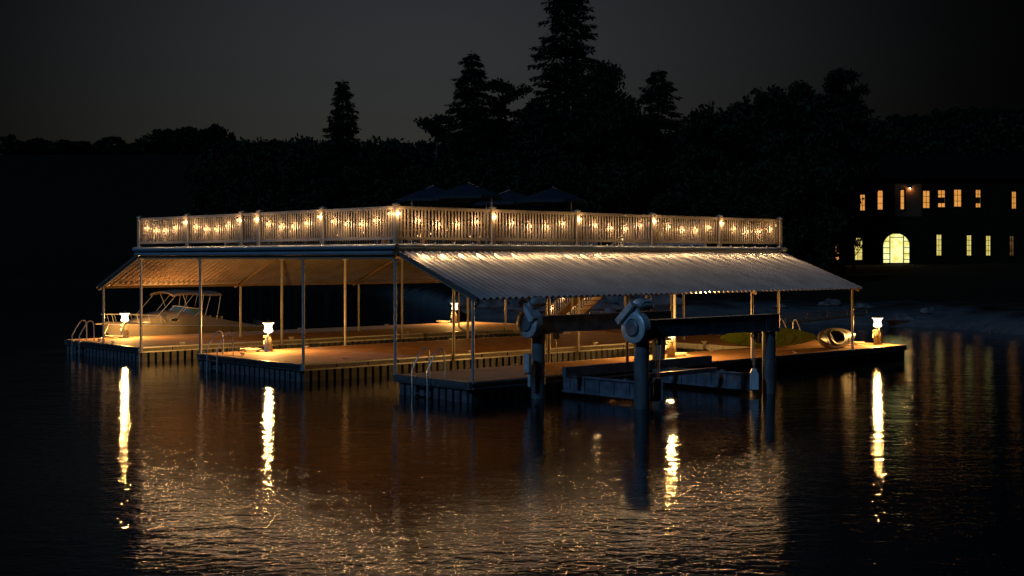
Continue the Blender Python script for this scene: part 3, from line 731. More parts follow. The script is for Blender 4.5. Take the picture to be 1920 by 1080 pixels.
# ================================================================== cabin cruiser
def cruiser():
    y0 = 23.25; x0, Ln = 2.35, 7.3
    t = thing('cabin_cruiser', 'white cabin cruiser moored along the far dock finger', 'motorboat', (x0, y0, 0))
    # local x from bow (0) aft
    def half(x): s = x/Ln; return 1.28*min(1, (s/.42))**.55 if s < .42 else 1.28-.08*(s-.42)/.58
    def sheer(x): return 1.06-.30*(x/Ln)**1.1
    def chine(x): s = x/Ln; return -.05+.75*max(0, 1-s/.30)**1.6
    def keelz(x): s = x/Ln; return -.35+1.2*max(0, 1-s/.20)**1.5
    rings = []
    N = 34
    for i in range(N+1):
        x = Ln*(i/N)**1.15; hw = max(.02, half(x)) if i else .03; S = sheer(x); c = min(chine(x), S-.05); k = min(keelz(x), c-.01)
        pts = [(x, -hw, S), (x, -hw*.995, S-.10), (x, -hw*.93, (S+c)/2), (x, -hw*.80, c), (x, 0, k), (x, hw*.80, c), (x, hw*.93, (S+c)/2), (x, hw*.995, S-.10), (x, hw, S)]
        rings.append(pts)
    h = MB(); h.loft(rings, False, False); h.add(rings[-1], [tuple(range(9))]); h.build('hull', 'gel', t)
    b = MB()
    for s in (-1, 1):
        b.tube([(Ln*(i/N)**1.15, s*(half(Ln*(i/N)**1.15)+.015 if i else .04), sheer(Ln*(i/N)**1.15)-.03) for i in range(N+1)], .035, 6)
    b.build('rub_rail', 'gel2', t)
    # foredeck
    d = MB(); dr = []
    for i in range(15):
        x = .02+4.1*i/14; hw = max(.04, half(x))*.99; S = sheer(x)
        dr.append([(x, -hw, S+.002), (x, -hw*.6, S+.06), (x, 0, S+.09), (x, hw*.6, S+.06), (x, hw, S+.002)])
    d.loft(dr, False, False); d.build('foredeck', 'gel', t)
    # cabin dome
    cab = MB(); cr = []
    x1, x2 = .95, 4.25
    for i in range(19):
        s = i/18; x = x1+(x2-x1)*s; hw = max(.08, half(x)-.20)*min(1, .35+s*2.2); hh = .02+.60*sin(min(1, s*1.35)*pi/2)**.9; S = sheer(x)+.0
        r = []
        for k in range(15):
            a = pi*k/14; r.append((x, -hw*(abs(cos(a))**.6)*(1 if cos(a) > 0 else -1), S+hh*sin(a)**.55))
        cr.append(r)
    cab.loft(cr, False, False); cab.add(cr[-1], [tuple(range(15))]); cab.build('cabin', 'gel', t)
    # cockpit side coaming
    for s in (-1, 1):
        c = MB(); r0 = []
        for i in range(13):
            x = 3.9+(Ln-.2-3.9)*i/12; hw = half(x)-.06; S = sheer(x); up = .42*(1-i/12)**1.3+.03
            r0.append([(x, s*hw, S-.02), (x, s*(hw-.10), S+up), (x, s*(hw-.24), S+up), (x, s*(hw-.28), S-.3)])
        c.loft(r0, False, False); c.build('cockpit_side', 'gel', t)
    MB().box(4.25, Ln-.05, -1.0, 1.0, .25, .30).build('cockpit_floor', 'gel2', t)
    MB().box(Ln-.14, Ln-.04, -1.14, 1.14, .0, .74).build('transom', 'gel', t)
    for y in (-.5, .5):
        b = MB(); b.box(4.7, 5.2, y-.25, y+.25, .3, .72); b.box(5.15, 5.27, y-.25, y+.25, .7, 1.25); b.build('seat', 'gel2', t)
    # portlight and details on the near side
    mxp = Matrix.Translation((2.75, -1.02, 1.17)) @ Matrix.Rotation(pi/2+.12, 4, 'X')
    b = MB(); b.tube([tuple(mxp @ Vector((.20*cos(2*pi*k/20), .085*sin(2*pi*k/20), .01))) for k in range(20)], .018, 6, closed=True); b.build('portlight_rim', 'stainless', t)
    b = MB(); b.add([(.19*cos(2*pi*k/20), .078*sin(2*pi*k/20), .008) for k in range(20)], [tuple(range(20))], False, mxp); b.build('portlight', 'smoked', t)
    # windscreen
    ws = MB(); wr = MB()
    lo, hi = [], []
    for k in range(17):
        a = pi*(k/16); cx_ = 3.65-1.0*sin(a)*.9; y = -1.0*cos(a)
        lo.append((cx_+.05, y, sheer(4)+.43-.06*abs(cos(a)))); hi.append((cx_+.55, y*.88, sheer(4)+.83-.12*abs(cos(a))**2))
    ws.loft([lo, hi], False, False); g = ws.build('windscreen', 'blueglass', t)
    wr.tube(hi, .022, 6); wr.tube(lo, .018, 6)
    for k in (0, 4, 8, 12, 16): wr.tube([lo[k], hi[k]], .018, 6)
    wr.build('windscreen_frame', 'stainless', t)
    # bimini
    zt = 2.34
    bm_ = MB(); br = []
    for i in range(13):
        s = i/12; x = 2.65+2.4*s; z = zt+.03*sin(pi*s*2)-.04*abs(2*s-1)**3
        br.append([(x, -1.05, z-.13), (x, -1.0, z-.03), (x, -.5, z+.05), (x, 0, z+.08), (x, .5, z+.05), (x, 1.0, z-.03), (x, 1.05, z-.13), (x, .5, z+.03), (x, 0, z+.055), (x, -.5, z+.03)])
    bm_.loft(br, True, True); bm_.build('bimini_top', 'canvas', t)
    for s in (-1, 1):
        fr = MB()
        for p, q in (((x_[0]-.85, *x_[1:]), (w_[0]-.85, *w_[1:])) for x_, w_ in (((3.65, 1.03, zt-.12), (2.75, 1.0, 1.28)), ((4.5, 1.03, zt-.1), (3.6, 1.06, 1.25)), ((4.0, 1.03, zt-.1), (4.25, 1.0, 1.62)), ((5.0, 1.03, zt-.1), (4.85, 1.05, 1.30)), ((5.35, 1.03, zt-.1), (5.05, 1.06, 1.28)), ((5.85, 1.03, zt-.14), (5.6, 1.1, 1.05)))):
            fr.tube([(p[0], p[1]*s, p[2]), (q[0], q[1]*s, q[2])], .011, 6)
        fr.build('bimini_frame', 'stainless', t)
    MB().tube([(3.3, .3, zt), (3.45, .3, zt+.6)], .008, 4).build('antenna', 'gel', t)
    # bow rail
    rl = MB()
    for s in (-1, 1):
        tp = []
        for i in range(11):
            x = .0+2.3*i/10; tp.append((x-.15*(i == 0), s*(max(.06, half(x))-.08 if i else .02), sheer(x)+.40-(.30 if i == 10 else 0)))
        rl.tube(tp, .010, 6)
        for i in (1, 3, 5, 7, 9): rl.tube([tp[i], (tp[i][0]+.10, tp[i][1], sheer(tp[i][0])+.02)], .007, 5)
    rl.build('bow_rail', 'stainless', t)
    MB().box(-.45, .25, -.15, .15, 1.03, 1.08).build('bow_pulpit', 'gel', t)
    b = MB(); b.loft([[(Ln+.1+.4*s, -.2*c, .35+.02*s), (Ln+.1+.4*s, -.24*c, .75), (Ln+.1+.4*s, -.14*c, 1.0-.1*s), (Ln+.1+.4*s, .14*c, 1.0-.1*s), (Ln+.1+.4*s, .24*c, .75), (Ln+.1+.4*s, .2*c, .35)] for s, c in ((0, .8), (.4, 1), (1, .8), (1.3, .4))]); b.tube([(Ln+.25, 0, .5), (Ln+.3, 0, -.6)], .09, 8); b.build('outboard_motor', 'float', t)
    MB().box(Ln-.05, Ln+.9, -.9, .9, .20, .26).build('swim_platform', 'gel', t)
cruiser()
def mooring():
    t = thing('mooring_line', 'pale rope running from the dock cleat up to the cruiser bow', 'rope', (.6, 19.9, DZ))
    pts = []
    for k in range(11):
        f = k/10; pts.append((1.85*f, 3.1*f, .08+.46*f-.10*sin(pi*f)))
    MB().tube(pts, .014, 5).build('rope', 'hose', t)
mooring()

# ================================================================== furniture on the roof deck
def picnic(x, y, rz, label):
    t = thing('picnic_table', label, 'table', (x, y, DT), rz, 'picnic tables on the roof deck')
    MB().box(-.8, .8, -.38, .38, .72, .765).build('tabletop', 'wood', t)
    for s in (-1, 1):
        MB().box(-.8, .8, s*.72-.13, s*.72+.13, .42, .46).build('bench_seat', 'wood', t)
        MB().box(s*.6-.04, s*.6+.04, -.72, .72, .36, .42).build('bench_support', 'wood', t)
        for q in (-1, 1):
            b = MB(); b.bar((s*.6+.05, q*.62, .0), (s*.6+.05, q*.22, .715), .05, .09, (1, 0, 0)); b.build('leg', 'wood', t)
picnic(1.9, 2.1, -YAW, 'timber picnic table just behind the near corner of the roof deck')
picnic(5.2, 2.4, .1, 'timber picnic table behind the second bay of the right-hand railing')
picnic(8.6, 2.6, .3, 'timber picnic table nearest the landing of the stair')
def umbrella(px, fw, zt, ppx, label, rot):
    c = at(px, fw); pc = at(ppx, fw+.9)
    t = thing('cantilever_umbrella', label, 'umbrella', (pc.x, pc.y, DT), 0, 'blue cantilever umbrellas on the roof deck')
    ox, oy = c.x-pc.x, c.y-pc.y; H = zt-DT
    b = MB(); n = 8; rr = 1.38
    ap = (ox, oy, H)
    mid = [(ox+rr*.5*cos(2*pi*k/n+rot), oy+rr*.5*sin(2*pi*k/n+rot), H-.22) for k in range(n)]
    rim = [(ox+rr*cos(2*pi*k/n+rot), oy+rr*sin(2*pi*k/n+rot), H-.50) for k in range(n)]
    val = [(x, y, z-.10) for x, y, z in rim]
    vs = [ap]+mid+rim+val; fs = []
    for k in range(n):
        l = (k+1) % n; fs += [(0, 1+k, 1+l), (1+k, 1+n+k, 1+n+l, 1+l), (1+n+k, 1+2*n+k, 1+2*n+l, 1+n+l)]
    b.add(vs, fs); b.build('canopy', 'bluecanvas', t)
    for k in range(n):
        MB().bar((ox, oy, H-.05), (rim[k][0], rim[k][1], rim[k][2]-.02), .02, .02).build('rib', 'alu', t)
    MB().tube([(0, 0, 0), (0, 0, H-.32)], .035, 8).build('pole', 'alu', t)
    MB().bar((0, 0, H-.34), (ox, oy, H+.035), .05, .05).build('arm', 'alu', t)
    MB().box(-.4, .4, -.4, .4, 0, .08).build('base', 'float', t)
umbrella(814, 48.6, zpx(349, 48.6), 772, 'blue umbrella furthest left, its pole left of the canopy', .2)
umbrella(878, 48.0, zpx(344, 48.0), 922, 'largest looking blue umbrella, its pole rising behind the second railing post', .4)
umbrella(957, 51.0, zpx(357, 51.0), 912, 'low blue umbrella third from the left, partly behind its neighbours', .1)
umbrella(1036, 49.7, zpx(352, 49.7), 1071, 'blue umbrella furthest right, near the third railing post', .3)
def deckchair(x, y, rz, label):
    t = thing('patio_chair', label, 'chair', (x, y, DT), rz, 'patio chairs on the roof deck')
    MB().box(-.26, .26, -.26, .26, .40, .44).build('seat', 'canvas', t)
    MB().bar((-.26, 0, .44), (-.36, 0, .92), .5, .03, (1, 0, 0)).build('backrest', 'canvas', t)
    for a in (-.24, .24):
        for c_ in (-.24, .24): MB().tube([(a, c_, 0), (a, c_, .40)], .014, 6).build('leg', 'alu', t)
        MB().box(-.26, .26, a*1.1-.02, a*1.1+.02, .62, .65).build('armrest', 'alu', t)
deckchair(4.0, 5.0, .4, 'patio chair behind the first bay of the right-hand railing')
deckchair(11.8, 3.5, 2.4, 'patio chair right of the stair landing')
deckchair(13.6, 2.2, -.6, 'patio chair behind the fourth bay of the right-hand railing')
deckchair(16.2, 2.6, 1.5, 'patio chair in the far right corner of the roof deck')
deckchair(3.0, 11.2, 3.6, 'patio chair behind the left-hand railing beyond the gate')
def gangway():
    p = Vector((21.95, 7.8, DZ)); t = thing('gangway', 'aluminium gangway from the back of the dock to the rocky shore', 'gangway', p)
    d = Vector((13, -.6, .45))
    MB().bar((0, 0, -.05), tuple(d), 1.1, .06).build('walking_surface', 'alu', t)
    for s in (-.58, .58):
        b = MB()
        for z in (.08, .28): b.bar((0, s, z), (d.x, d.y+s, d.z+z), .05, .05)
        for k in range(9): b.box(d.x*k/8-.02, d.x*k/8+.02, s+d.y*k/8-.02, s+d.y*k/8+.02, d.z*k/8, d.z*k/8+.28)
        b.build('side_truss', 'darksteel', t)
gangway()

# ================================================================== house
def house():
    fw0 = 150.; g = 3.25
    o = at(1740, fw0); sc = fw0/F
    t = thing('lakeside_house', 'two-storey stucco house with lit arched and paned windows', 'house', (o.x, o.y, g), FACE)
    X = lambda zx: ((1540+zx/4.5)-1740)*sc
    Z = lambda zy: zpx(320+zy/4.5, fw0)-g
    wins = []   # x0,x1,z0,z1,kind,arched,nx,nz
    U, Lw, D, DM, DK = 'pane_up', 'pane_low', 'pane_door', 'pane_dim', 'pane_dark'
    spec = [(245,300,338,208,DK,0,2,3),(328,372,338,200,U,0,2,3),(475,523,330,165,U,1,1,3),(668,703,328,160,U,1,1,3),(858,918,317,168,U,0,2,3),(985,1048,310,163,U,0,2,4),(1120,1185,305,158,U,0,2,3),(1303,1348,312,160,U,0,2,4),(1608,1648,322,175,U,0,2,3),
            (120,210,755,565,U,1,2,3),(270,350,755,565,Lw,1,2,3),(522,748,780,530,D,1,0,0),(972,1018,718,538,Lw,0,2,4),(1228,1270,718,543,Lw,0,2,4),(1390,1432,718,548,Lw,0,2,4),(1590,1628,718,550,DM,0,2,4)]
    for a, b, z0, z1, k, ar, nx, nz in spec: wins.append((X(a), X(b), Z(z0), Z(z1), k, ar, nx, nz))
    xL, xR, HT, dep = X(60), X(2250), Z(70), 11.
    xs = sorted(set([xL, xR]+[q for w_ in wins for q in w_[:2]])); zs = sorted(set([-1.5, HT]+[q for w_ in wins for q in w_[2:4]]))
    wall = MB()
    for i in range(len(xs)-1):
        for j in range(len(zs)-1):
            cx_, cz_ = (xs[i]+xs[i+1])/2, (zs[j]+zs[j+1])/2
            if not any(a < cx_ < b and c < cz_ < d for a, b, c, d, *_ in wins):
                vs = [(xs[i], 0, zs[j]), (xs[i+1], 0, zs[j]), (xs[i+1], 0, zs[j+1]), (xs[i], 0, zs[j+1])]
                wall.add(vs, [(0, 1, 2, 3)])
    wall.box(xL, xL+.3, .01, dep, -1.5, HT); wall.box(xR-.3, xR, .01, dep, -1.5, HT); wall.box(xL+.31, xR-.31, dep-.3, dep, -1.5, HT)
    for a, b, c, d, *_ in wins:   # reveals
        wall.add([(a, 0, c), (b, 0, c), (b, .25, c), (a, .25, c)], [(0, 1, 2, 3)]); wall.add([(a, 0, d), (b, 0, d), (b, .25, d), (a, .25, d)], [(3, 2, 1, 0)])
        wall.add([(a, 0, c), (a, .25, c), (a, .25, d), (a, 0, d)], [(0, 1, 2, 3)]); wall.add([(b, 0, c), (b, .25, c), (b, .25, d), (b, 0, d)], [(3, 2, 1, 0)])
    for a, b, c, d, k, ar, nx, nz in wins:
        if ar:
            r = (b-a)/2; cxm = (a+b)/2; rz_ = min(r, (d-c)*.5); N = 10
            for sg in (-1, 1):
                vs = [(cxm+sg*r, -.002, d)]+[(cxm+sg*r*cos(pi/2*i/N), -.002, d-rz_+rz_*sin(pi/2*i/N)) for i in range(N+1)]
                vb = [(x, .12, z) for x, y, z in vs]
                m_ = len(vs); wall.add(vs+vb, [tuple(range(m_)), tuple(range(2*m_-1, m_-1, -1))]+[(i, i+1, m_+i+1, m_+i) for i in range(m_-1)])
    wall.build('wall', 'brick', t)
    b = MB()   # bay around the second arched window, coloured paler so it looks lit
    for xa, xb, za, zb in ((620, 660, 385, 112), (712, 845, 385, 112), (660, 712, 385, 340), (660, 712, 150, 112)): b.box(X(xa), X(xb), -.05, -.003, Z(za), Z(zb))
    b.build('lit_tone_bay', 'trim', t)
    for a, b, c, d, k, ar, nx, nz in wins:
        f = MB(); tt = .045
        f.box(a, a+tt, .08, .16, c, d); f.box(b-tt, b, .08, .16, c, d); f.box(a+tt, b-tt, .08, .16, c, c+tt); f.box(a+tt, b-tt, .08, .16, d-tt, d)
        if nx == 0:
            q1, q2 = X(583), X(693)
            for q in (q1-.07, q2): f.box(q, q+.09, .075, .165, c, d)
            for z in (Z(750), Z(700), Z(650), Z(595)):
                f.box(a, q1-.07, .085, .15, z-.04, z+.04); f.box(q2+.09, b, .085, .15, z-.04, z+.04)
            f.box(q1, q2, .085, .15, Z(563)-.03, Z(563)+.05)
        else:
            for i in range(1, nx): f.box(a+(b-a)*i/nx-.022, a+(b-a)*i/nx+.022, .085, .15, c, d)
            for j in range(1, nz): f.box(a, b, .087, .148, c+(d-c)*j/nz-.025, c+(d-c)*j/nz+.025)
        wf = f.build('window', 'frame', t)
        p = MB(); p.add([(a, .2, c), (b, .2, c), (b, .2, d), (a, .2, d)], [(0, 1, 2, 3)]); p.build('pane', k, wf)
        if (a, b) == (X(985), X(1048)) or (a, b) == (X(1303), X(1348)):
            bl = MB(); bl.box(a+.05, b-.05, .165, .18, c+(d-c)*.24, c+(d-c)*.58); bl.build('curtain', 'frame', wf)
        if nx: MB().box(a-.08, b+.08, -.12, -.003, c-.12, c-.002).build('sill', 'frame', wf)
    rf = MB(); e = .6; rh = 3.2
    rf.add([(xL-e, -e, HT), (xR+e, -e, HT), (xR+e, dep+e, HT), (xL-e, dep+e, HT), (xL+5, dep/2, HT+rh), (xR-5, dep/2, HT+rh)], [(0, 1, 5, 4), (1, 2, 5), (2, 3, 4, 5), (3, 0, 4), (3, 2, 1, 0)])
    r_ = rf.build('roof', 'rooftile', t)
    # added lamp under the eave to light the stucco between the arched windows
    L_ = MB(); lx, lz = X(745), Z(140); L_.box(lx-.07, lx+.07, -.30, -.16, lz-.12, lz+.12); L_.box(lx-.02, lx+.02, -.16, -.003, lz+.05, lz+.09); wl = L_.build('added_wall_lamp', 'frame', t)
    MB().box(lx-.03, lx+.03, -.26, -.20, lz-.18, lz-.121).build('added_lamp_glass', mat('added lamp glow', (.8, .7, .5), .4, emit=(1, .45, .15), estr=700), wl)
house()

# ================================================================== vegetation
def leafcard(b, p, size, rr, flat=.0):
    d = Vector((rr.gauss(0, 1), rr.gauss(0, 1), rr.gauss(0, 1))); d.normalize()
    e = d.cross(Vector((rr.gauss(0, 1), rr.gauss(0, 1), rr.gauss(0, 1)))); e.normalize()
    w_ = size*rr.uniform(.25, .45); l = size*rr.uniform(.7, 1.2)
    b.append((p-e*w_*.6, p+d*l*.5-e*w_, p+d*l, p+d*l*.45+e*w_))
def cards_to_mb(cards):
    m = MB(); vs = []; fs = []
    for i, q in enumerate(cards): vs += [tuple(v) for v in q]; fs.append((4*i, 4*i+1, 4*i+2, 4*i+3))
    m.add(vs, fs); return m
def fir(seed, H, Rd, z0=.10, dens=1., gap=.0):
    rr = random.Random(seed); cards = []; tr = MB()
    lean = rr.uniform(-.02, .02)
    tr.tube([(lean*z*H, 0, z*H) for z in (0, .2, .5, .8, 1)], [H*.016, H*.013, H*.008, H*.004, .02], 7)
    z = z0*H
    while z < H*.985:
        f = z/H; rad = Rd*(1-(f-z0)/(1-z0))**.70+.12
        nb = rr.randint(6, 9); a0 = rr.uniform(0, 6.3)
        for k in range(nb):
            if rr.random() < gap: continue
            a = a0+2*pi*k/nb+rr.uniform(-.35, .35); L = rad*rr.choice((.62, .85, 1., 1.1, 1.3))*rr.uniform(.88, 1.1); zz = z+rr.uniform(-.25, .25)
            dirv = Vector((cos(a), sin(a), 0)); pts = []
            steps = max(3, int(L/.5))
            for s in range(steps+1):
                g = s/steps; dz = -.20*L*g-.10*L*g*g+.14*L*g**3
                pts.append(Vector((lean*zz, 0, zz))+dirv*L*g+Vector((0, 0, dz)))
            tr.tube([pts[0], pts[len(pts)//2], pts[-1]], [.035, .02, .008], 3, cap=False)
            nc = int((8+L*15)*dens)
            for c_ in range(nc):
                g = rr.uniform(.12, 1)**.8; i = min(int(g*steps), steps-1); p = pts[i].lerp(pts[i+1], g*steps-i)
                wdt = .12+.42*(1-g)*L*.5; sd = Vector((-dirv.y, dirv.x, 0))*rr.gauss(0, 1)*wdt*.8
                q = p+sd+Vector((0, 0, -abs(rr.gauss(0, .10))-.10*sd.length))
                d = (dirv*rr.uniform(.2, 1)+sd.normalized()*rr.uniform(.1, .9)+Vector((0, 0, -rr.uniform(.05, .7)))) if sd.length > 0 else dirv
                d.normalize(); e = d.cross(Vector((rr.gauss(0, .4), rr.gauss(0, .4), 1))); e.normalize(); l = rr.uniform(.30, .68); w_ = l*.24
                cards.append((q-e*w_, q+d*l*.5-e*w_*.9, q+d*l, q+d*l*.5+e*w_))
        z += rr.uniform(.38, .70)*(1.2-.4*f)
    return tr, cards_to_mb(cards)
def pine(seed, H, spread, nl=11, low=.45, size=.38, cl=60):
    rr = random.Random(seed); tr = MB(); cards = []
    bend = [(rr.uniform(-.4, .4)*k/4, rr.uniform(-.4, .4)*k/4, H*k/5*.98) for k in range(6)]
    tr.tube(bend, [H*.018*(1-.15*k) for k in range(6)], 7)
    for k in range(nl):
        f = low+(1-low)*(k+.5)/nl; i = min(4, int(f*5)); p = Vector(bend[i]).lerp(Vector(bend[i+1]), f*5-i)
        a = k*2.4+rr.uniform(-.5, .5); L = spread*rr.uniform(.55, 1.1)*(1-.75*max(0, f-.72)/.28)
        dirv = Vector((cos(a), sin(a), rr.uniform(.1, .45))); pts = [p, p+dirv*L*.5+Vector((0, 0, -.03*L)), p+dirv*L+Vector((0, 0, .06*L))]
        tr.tube(pts, [.10*H/14, .06*H/14, .03], 5)
        for j in range(rr.randint(5, 8)):
            g = rr.uniform(.35, 1.1); c = pts[1].lerp(pts[2], (g-.5)*2)+Vector((rr.gauss(0, .35), rr.gauss(0, .35), rr.uniform(.0, .5)))*spread*.28
            tr.tube([pts[1], c], [.035, .012], 4)
            rx = spread*rr.uniform(.14, .27)
            for _ in range(cl):
                v = Vector((rr.gauss(0, 1), rr.gauss(0, 1), rr.gauss(0, 1))).normalized()*(rr.random()**.4)
                leafcard(cards, c+Vector((v.x*rx, v.y*rx, v.z*rx*.5)), size, rr)
    top = Vector(bend[-1])
    for _ in range(cl*2):
        v = Vector((rr.gauss(0, 1), rr.gauss(0, 1), rr.gauss(0, 1))).normalized()*(rr.random()**.4); leafcard(cards, top+Vector((v.x, v.y, v.z*.6))*spread*.28, size, rr)
    return tr, cards_to_mb(cards)
def broad(seed, H, Wd, n=26, leaves=260, size=.42, low=.18):
    rr = random.Random(seed); tr = MB(); cards = []
    tr.tube([(0, 0, 0), (.1, .05, H*.3), (.0, .1, H*.6)], [H*.025, H*.018, H*.008], 7)
    for k in range(n):
        f = rr.uniform(low, .97); prof = sin(pi*min(1, max(.08, (f-low+.12)/(1.08-low))))**.6
        a = rr.uniform(0, 6.3); r = Wd*prof*sqrt(rr.random())*.85; c = Vector((r*cos(a), r*sin(a), H*f))
        tr.tube([(0, .05, H*min(.5, f*.55)), tuple(c)], [.06, .02], 4)
        q = rr.uniform(.20, .36)*min(Wd, H*.4)
        for _ in range(int(leaves*rr.uniform(.6, 1.2))):
            v = Vector((rr.gauss(0, 1), rr.gauss(0, 1), rr.gauss(0, 1))).normalized()*(rr.random()**.45)
            leafcard(cards, c+Vector((v.x*q*1.25, v.y*q*1.25, v.z*q*.85)), size, rr)
    return tr, cards_to_mb(cards)
def plant(kind, gen, label, px, fw, cat='tree', group=None, rz=0, scale=(1,1,1), leafm='leaf', name=None):
    z = ground_z(px, fw)-.15; p = at(px, fw, z)
    t = thing(name or kind, label, cat, p, rz, group); t.scale = scale
    tr, lv = gen
    tr.build('trunk', 'bark', t); lv.build('crown', leafm, t)
    return t
def Htop(py, px, fw): return zpx(py, fw)-ground_z(px, fw)+.15
# conspicuous trees on the skyline
tall = plant('fir_tree', fir(11, Htop(-90, 1062, 120), 4.9, z0=.16, dens=1.4), 'tallest fir, its top cut off by the upper frame edge', 1062, 120, leafm='needle')
plant('fir_tree', fir(12, Htop(92, 885, 125), 4.7, z0=.12, dens=1.4), 'pointed fir left of the tallest fir, above the left umbrellas', 885, 125, leafm='needle')
plant('fir_tree', fir(13, Htop(148, 646, 150), 4.2, z0=.2, dens=1.5), 'lone fir standing out over the left-hand ridge', 646, 150, leafm='needle')
plant('fir_tree', fir(14, Htop(122, 1238, 122), 4.8, z0=.12, dens=1.3, gap=.08), 'ragged fir right of the tallest fir', 1238, 122, leafm='needle')
plant('pine_tree', pine(21, Htop(156, 946, 128), 3.7, 15, .35), 'open branched pine between the two tall firs', 946, 128, leafm='needle')
plant('pine_tree', pine(22, Htop(218, 812, 130), 3.2, 11, .5), 'small flat-topped pine left of the pointed fir', 812, 130, leafm='needle')
plant('pine_tree', pine(23, Htop(133, 1578, 128), 3.8, 14, .5), 'umbrella-shaped pine rising above the left end of the house', 1578, 128, leafm='needle')
plant('broadleaf_tree', broad(31, Htop(122, 1130, 118), 4.5, 72, 300, .36, .15), 'dense tall tree touching the right side of the tallest fir', 1136, 118)
plant('broadleaf_tree', broad(32, Htop(152, 1498, 132), 3.6, 44, 300, .36), 'full round tree just left of the umbrella-shaped pine', 1498, 132)
plant('broadleaf_tree', broad(33, Htop(186, 1392, 126), 3.4, 34, 260, .38), 'rounded tree midway between the ragged fir and the umbrella-shaped pine', 1392, 126)
plant('broadleaf_tree', broad(34, Htop(188, 1004, 124), 2.6, 30, 240, .36), 'slim tree touching the left side of the tallest fir', 1004, 124)
# repeats
bases = [plant('broadleaf_tree', broad(41, 13, 4.2, 34, 230, .48), 'broad dark tree just right of the ragged fir', 1330, 118),
         plant('broadleaf_tree', broad(42, 13, 5.0, 36, 220, .50), 'broad dark tree touching the left of the full round tree', 1445, 122),
         plant('pine_tree', pine(43, 13, 3.4, 12, .35), 'low dark pine filling the gap right of the ragged fir', 1300, 128, leafm='needle')]
base_h = 13.
index_kids()
for bt, (px, fw, py) in zip(bases, ((1330, 118, 214), (1445, 122, 182), (1300, 128, 240))):
    s = Htop(py, px, fw)/base_h; bt.scale = (s, s, s)
rr = random.Random(99)
WOOD = [(1330,214)]
def skyline(px):
    pts = [(540,268),(600,262),(700,258),(780,262),(840,250),(920,235),(1000,215),(1180,205),(1300,262),(1420,200),(1560,170),(1640,232),(1700,240),(1780,228),(1900,212),(2000,205)]
    for (a, fa), (b, fb) in zip(pts, pts[1:]):
        if px <= b: return lerp(fa, fb, (px-a)/(b-a))
    return 210
i = 0
for row, (fwr, drop, step) in enumerate(((142, 8, 34), (124, 50, 44), (110, 105, 60))):
    px = 575 if row == 0 else (640 if row == 1 else 860)
    while px < (1960 if row == 0 else 1540):
        f_ = fwr+rr.uniform(-5, 5)
        if 1560 < px: f_ = fwr+30+rr.uniform(-4, 8)
        if f_ < shore_fw(px)+14: f_ = shore_fw(px)+16
        py = skyline(px)+drop+rr.uniform(-4, 26)
        h = Htop(py, px, f_); b0 = bases[i % 3] if row == 0 else bases[i % 2]; s = h/base_h
        sw = s*rr.uniform(.85, 1.15)
        zone = ('around the foot of the lone fir' if px < 720 else 'left of the pointed fir' if px < 850 else 'between the pointed fir and the tallest fir' if px < 1010 else 'around the tallest fir' if px < 1180 else
                'around the ragged fir' if px < 1310 else 'right of the ragged fir' if px < 1450 else 'under the umbrella-shaped pine' if px < 1640 else 'behind the lit house')
        lab = ('dark leafy tree in the back row ', 'dark leafy tree in the middle row ', 'dark leafy tree near the shore ')[row]+zone
        dup(b0, at(px, f_, ground_z(px, f_)-.2), rr.uniform(0, 6.28), lab, 'trees in the woods '+zone+(', back row', ', middle row', ', near the shore')[row], (sw, sw, s)); i += 1
        px += step*rr.uniform(.75, 1.3)
px = 405
while px < 600:
    f_ = max(shore_fw(px)+16, 196)+rr.uniform(0, 10); py = 282-12*(px-405)/195+rr.uniform(-6, 8)
    s = Htop(py, px, f_)/base_h; dup(bases[i % 2], at(px, f_, ground_z(px, f_)-.2), rr.uniform(0, 6.28), 'dark tree on the wooded slope left of the lone fir', 'trees on the left slope', (s*.75, s*.75, s)); i += 1
    px += rr.uniform(13, 24)
# bushes on the far ridge, left and right
bb = [plant('ridge_bush', broad(51, 5, 3.6, 40, 90, .55, .02), 'dark bush on the crest of the far left ridge', -30, 329, 'bush', 'bushes along the left ridge'),
      plant('ridge_bush', broad(52, 5, 4.6, 46, 80, .6, .02), 'dark bush on the crest of the far left ridge', 20, 329, 'bush', 'bushes along the left ridge')]
index_kids()
bb[0].scale = (1, 1, 1)
px = 60
k = 0
while px < 560:
    tall_ = 1.55 if 285 < px < 415 else rr.uniform(.6, .95)
    if 170 < px < 200: px += 12
    dup(bb[k % 2], at(px, 328+rr.uniform(-2, 3), ground_z(px, 329)-.3), rr.uniform(0, 6), None, None, (rr.uniform(1.2, 1.7), rr.uniform(1.2, 1.7), tall_*rr.uniform(.75, .95)))
    px += rr.uniform(12, 21); k += 1
px = 1655
while px < 1960:
    dup(bb[k % 2], at(px, 328, ground_z(px, 329)-.3), rr.uniform(0, 6), 'dark bush on the crest of the ridge behind the house', 'bushes along the ridge behind the house', (1.1, 1.1, rr.uniform(.7, 1.2)))
    px += rr.uniform(14, 24); k += 1
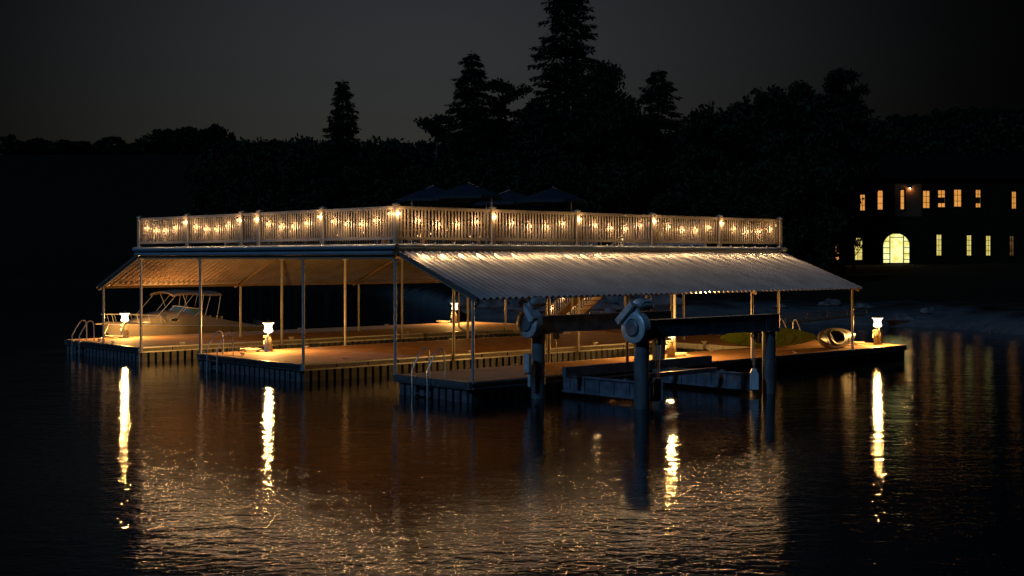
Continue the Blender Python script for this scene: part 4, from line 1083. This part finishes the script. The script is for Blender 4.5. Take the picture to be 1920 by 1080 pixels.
# tree in front of the house's left end, shrubs on the bank
plant('broadleaf_tree', broad(61, Htop(330, 1512, 108), 2.6, 26, 200, .34, .12), 'leafy tree on the bank in front of the left end of the house', 1512, 108)
plant('broadleaf_tree', broad(62, Htop(395, 1600, 138), 1.6, 14, 90, .26, .3), 'thin young tree in front of the arched ground floor windows', 1601, 138)
sb = plant('bank_shrub', broad(71, 1.5, 1.4, 12, 90, .22, .05), 'low dark shrub on the bank right of the stair', 1330, 92, 'bush', 'low shrubs on the shore bank')
index_kids()
for px, fw, s in ((1290, 96, 1.2), (1370, 98, 1.1), (1180, 90, 1.3), (1215, 94, 1.5), (1155, 99, 1.6), (1440, 104, 1.5), (1010, 96, 1.2), (925, 98, 1.5), (965, 92, .9)):
    o = dup(sb, at(px, fw, ground_z(px, fw)-.1), rr.uniform(0, 6), 'low dark shrub on the rocky bank behind the dock', 'low shrubs on the shore bank', s)
sb['label'] = 'low dark shrub on the rocky bank behind the dock'
# boulders
def boulder(seed):
    r2 = random.Random(seed); b = MB(); rings = []
    ph = [r2.uniform(0, 6) for _ in range(6)]
    for i in range(9):
        th = pi*i/8; ring = []
        for k in range(14):
            a = 2*pi*k/14; r = 1+.16*sin(3*a+ph[0]+2*th)+.12*sin(5*a+ph[1]-3*th)+.08*cos(2*th*3+ph[2])
            ring.append((r*sin(th)*cos(a), r*sin(th)*sin(a)*.8, r*cos(th)*.55))
        rings.append(ring)
    b.loft(rings, True, False); return b
bl = []
for s in range(3):
    p = at(1000+60*s, 84, ground_z(1000+60*s, 84)+.15); t = thing('shore_boulder', 'grey boulder on the shoreline behind the dock', 'rock', p, s, 'boulders along the shoreline')
    boulder(80+s).build('stone', 'rock', t); t.scale = (1.1, .9, .9); bl.append(t)
index_kids()
for k in range(34):
    px = rr.choice([rr.uniform(880, 1260), rr.uniform(880, 1260), rr.uniform(1430, 1980)]); s = shore_fw(px); fw = s+rr.uniform(-.3, 5.5); sc_ = rr.uniform(.35, 1.25)*(1.35 if px < 1300 else .7)
    dup(bl[k % 3], at(px, fw, ground_z(px, fw)+.05*sc_), rr.uniform(0, 6), None, None, (sc_*1.2, sc_, sc_*.8))
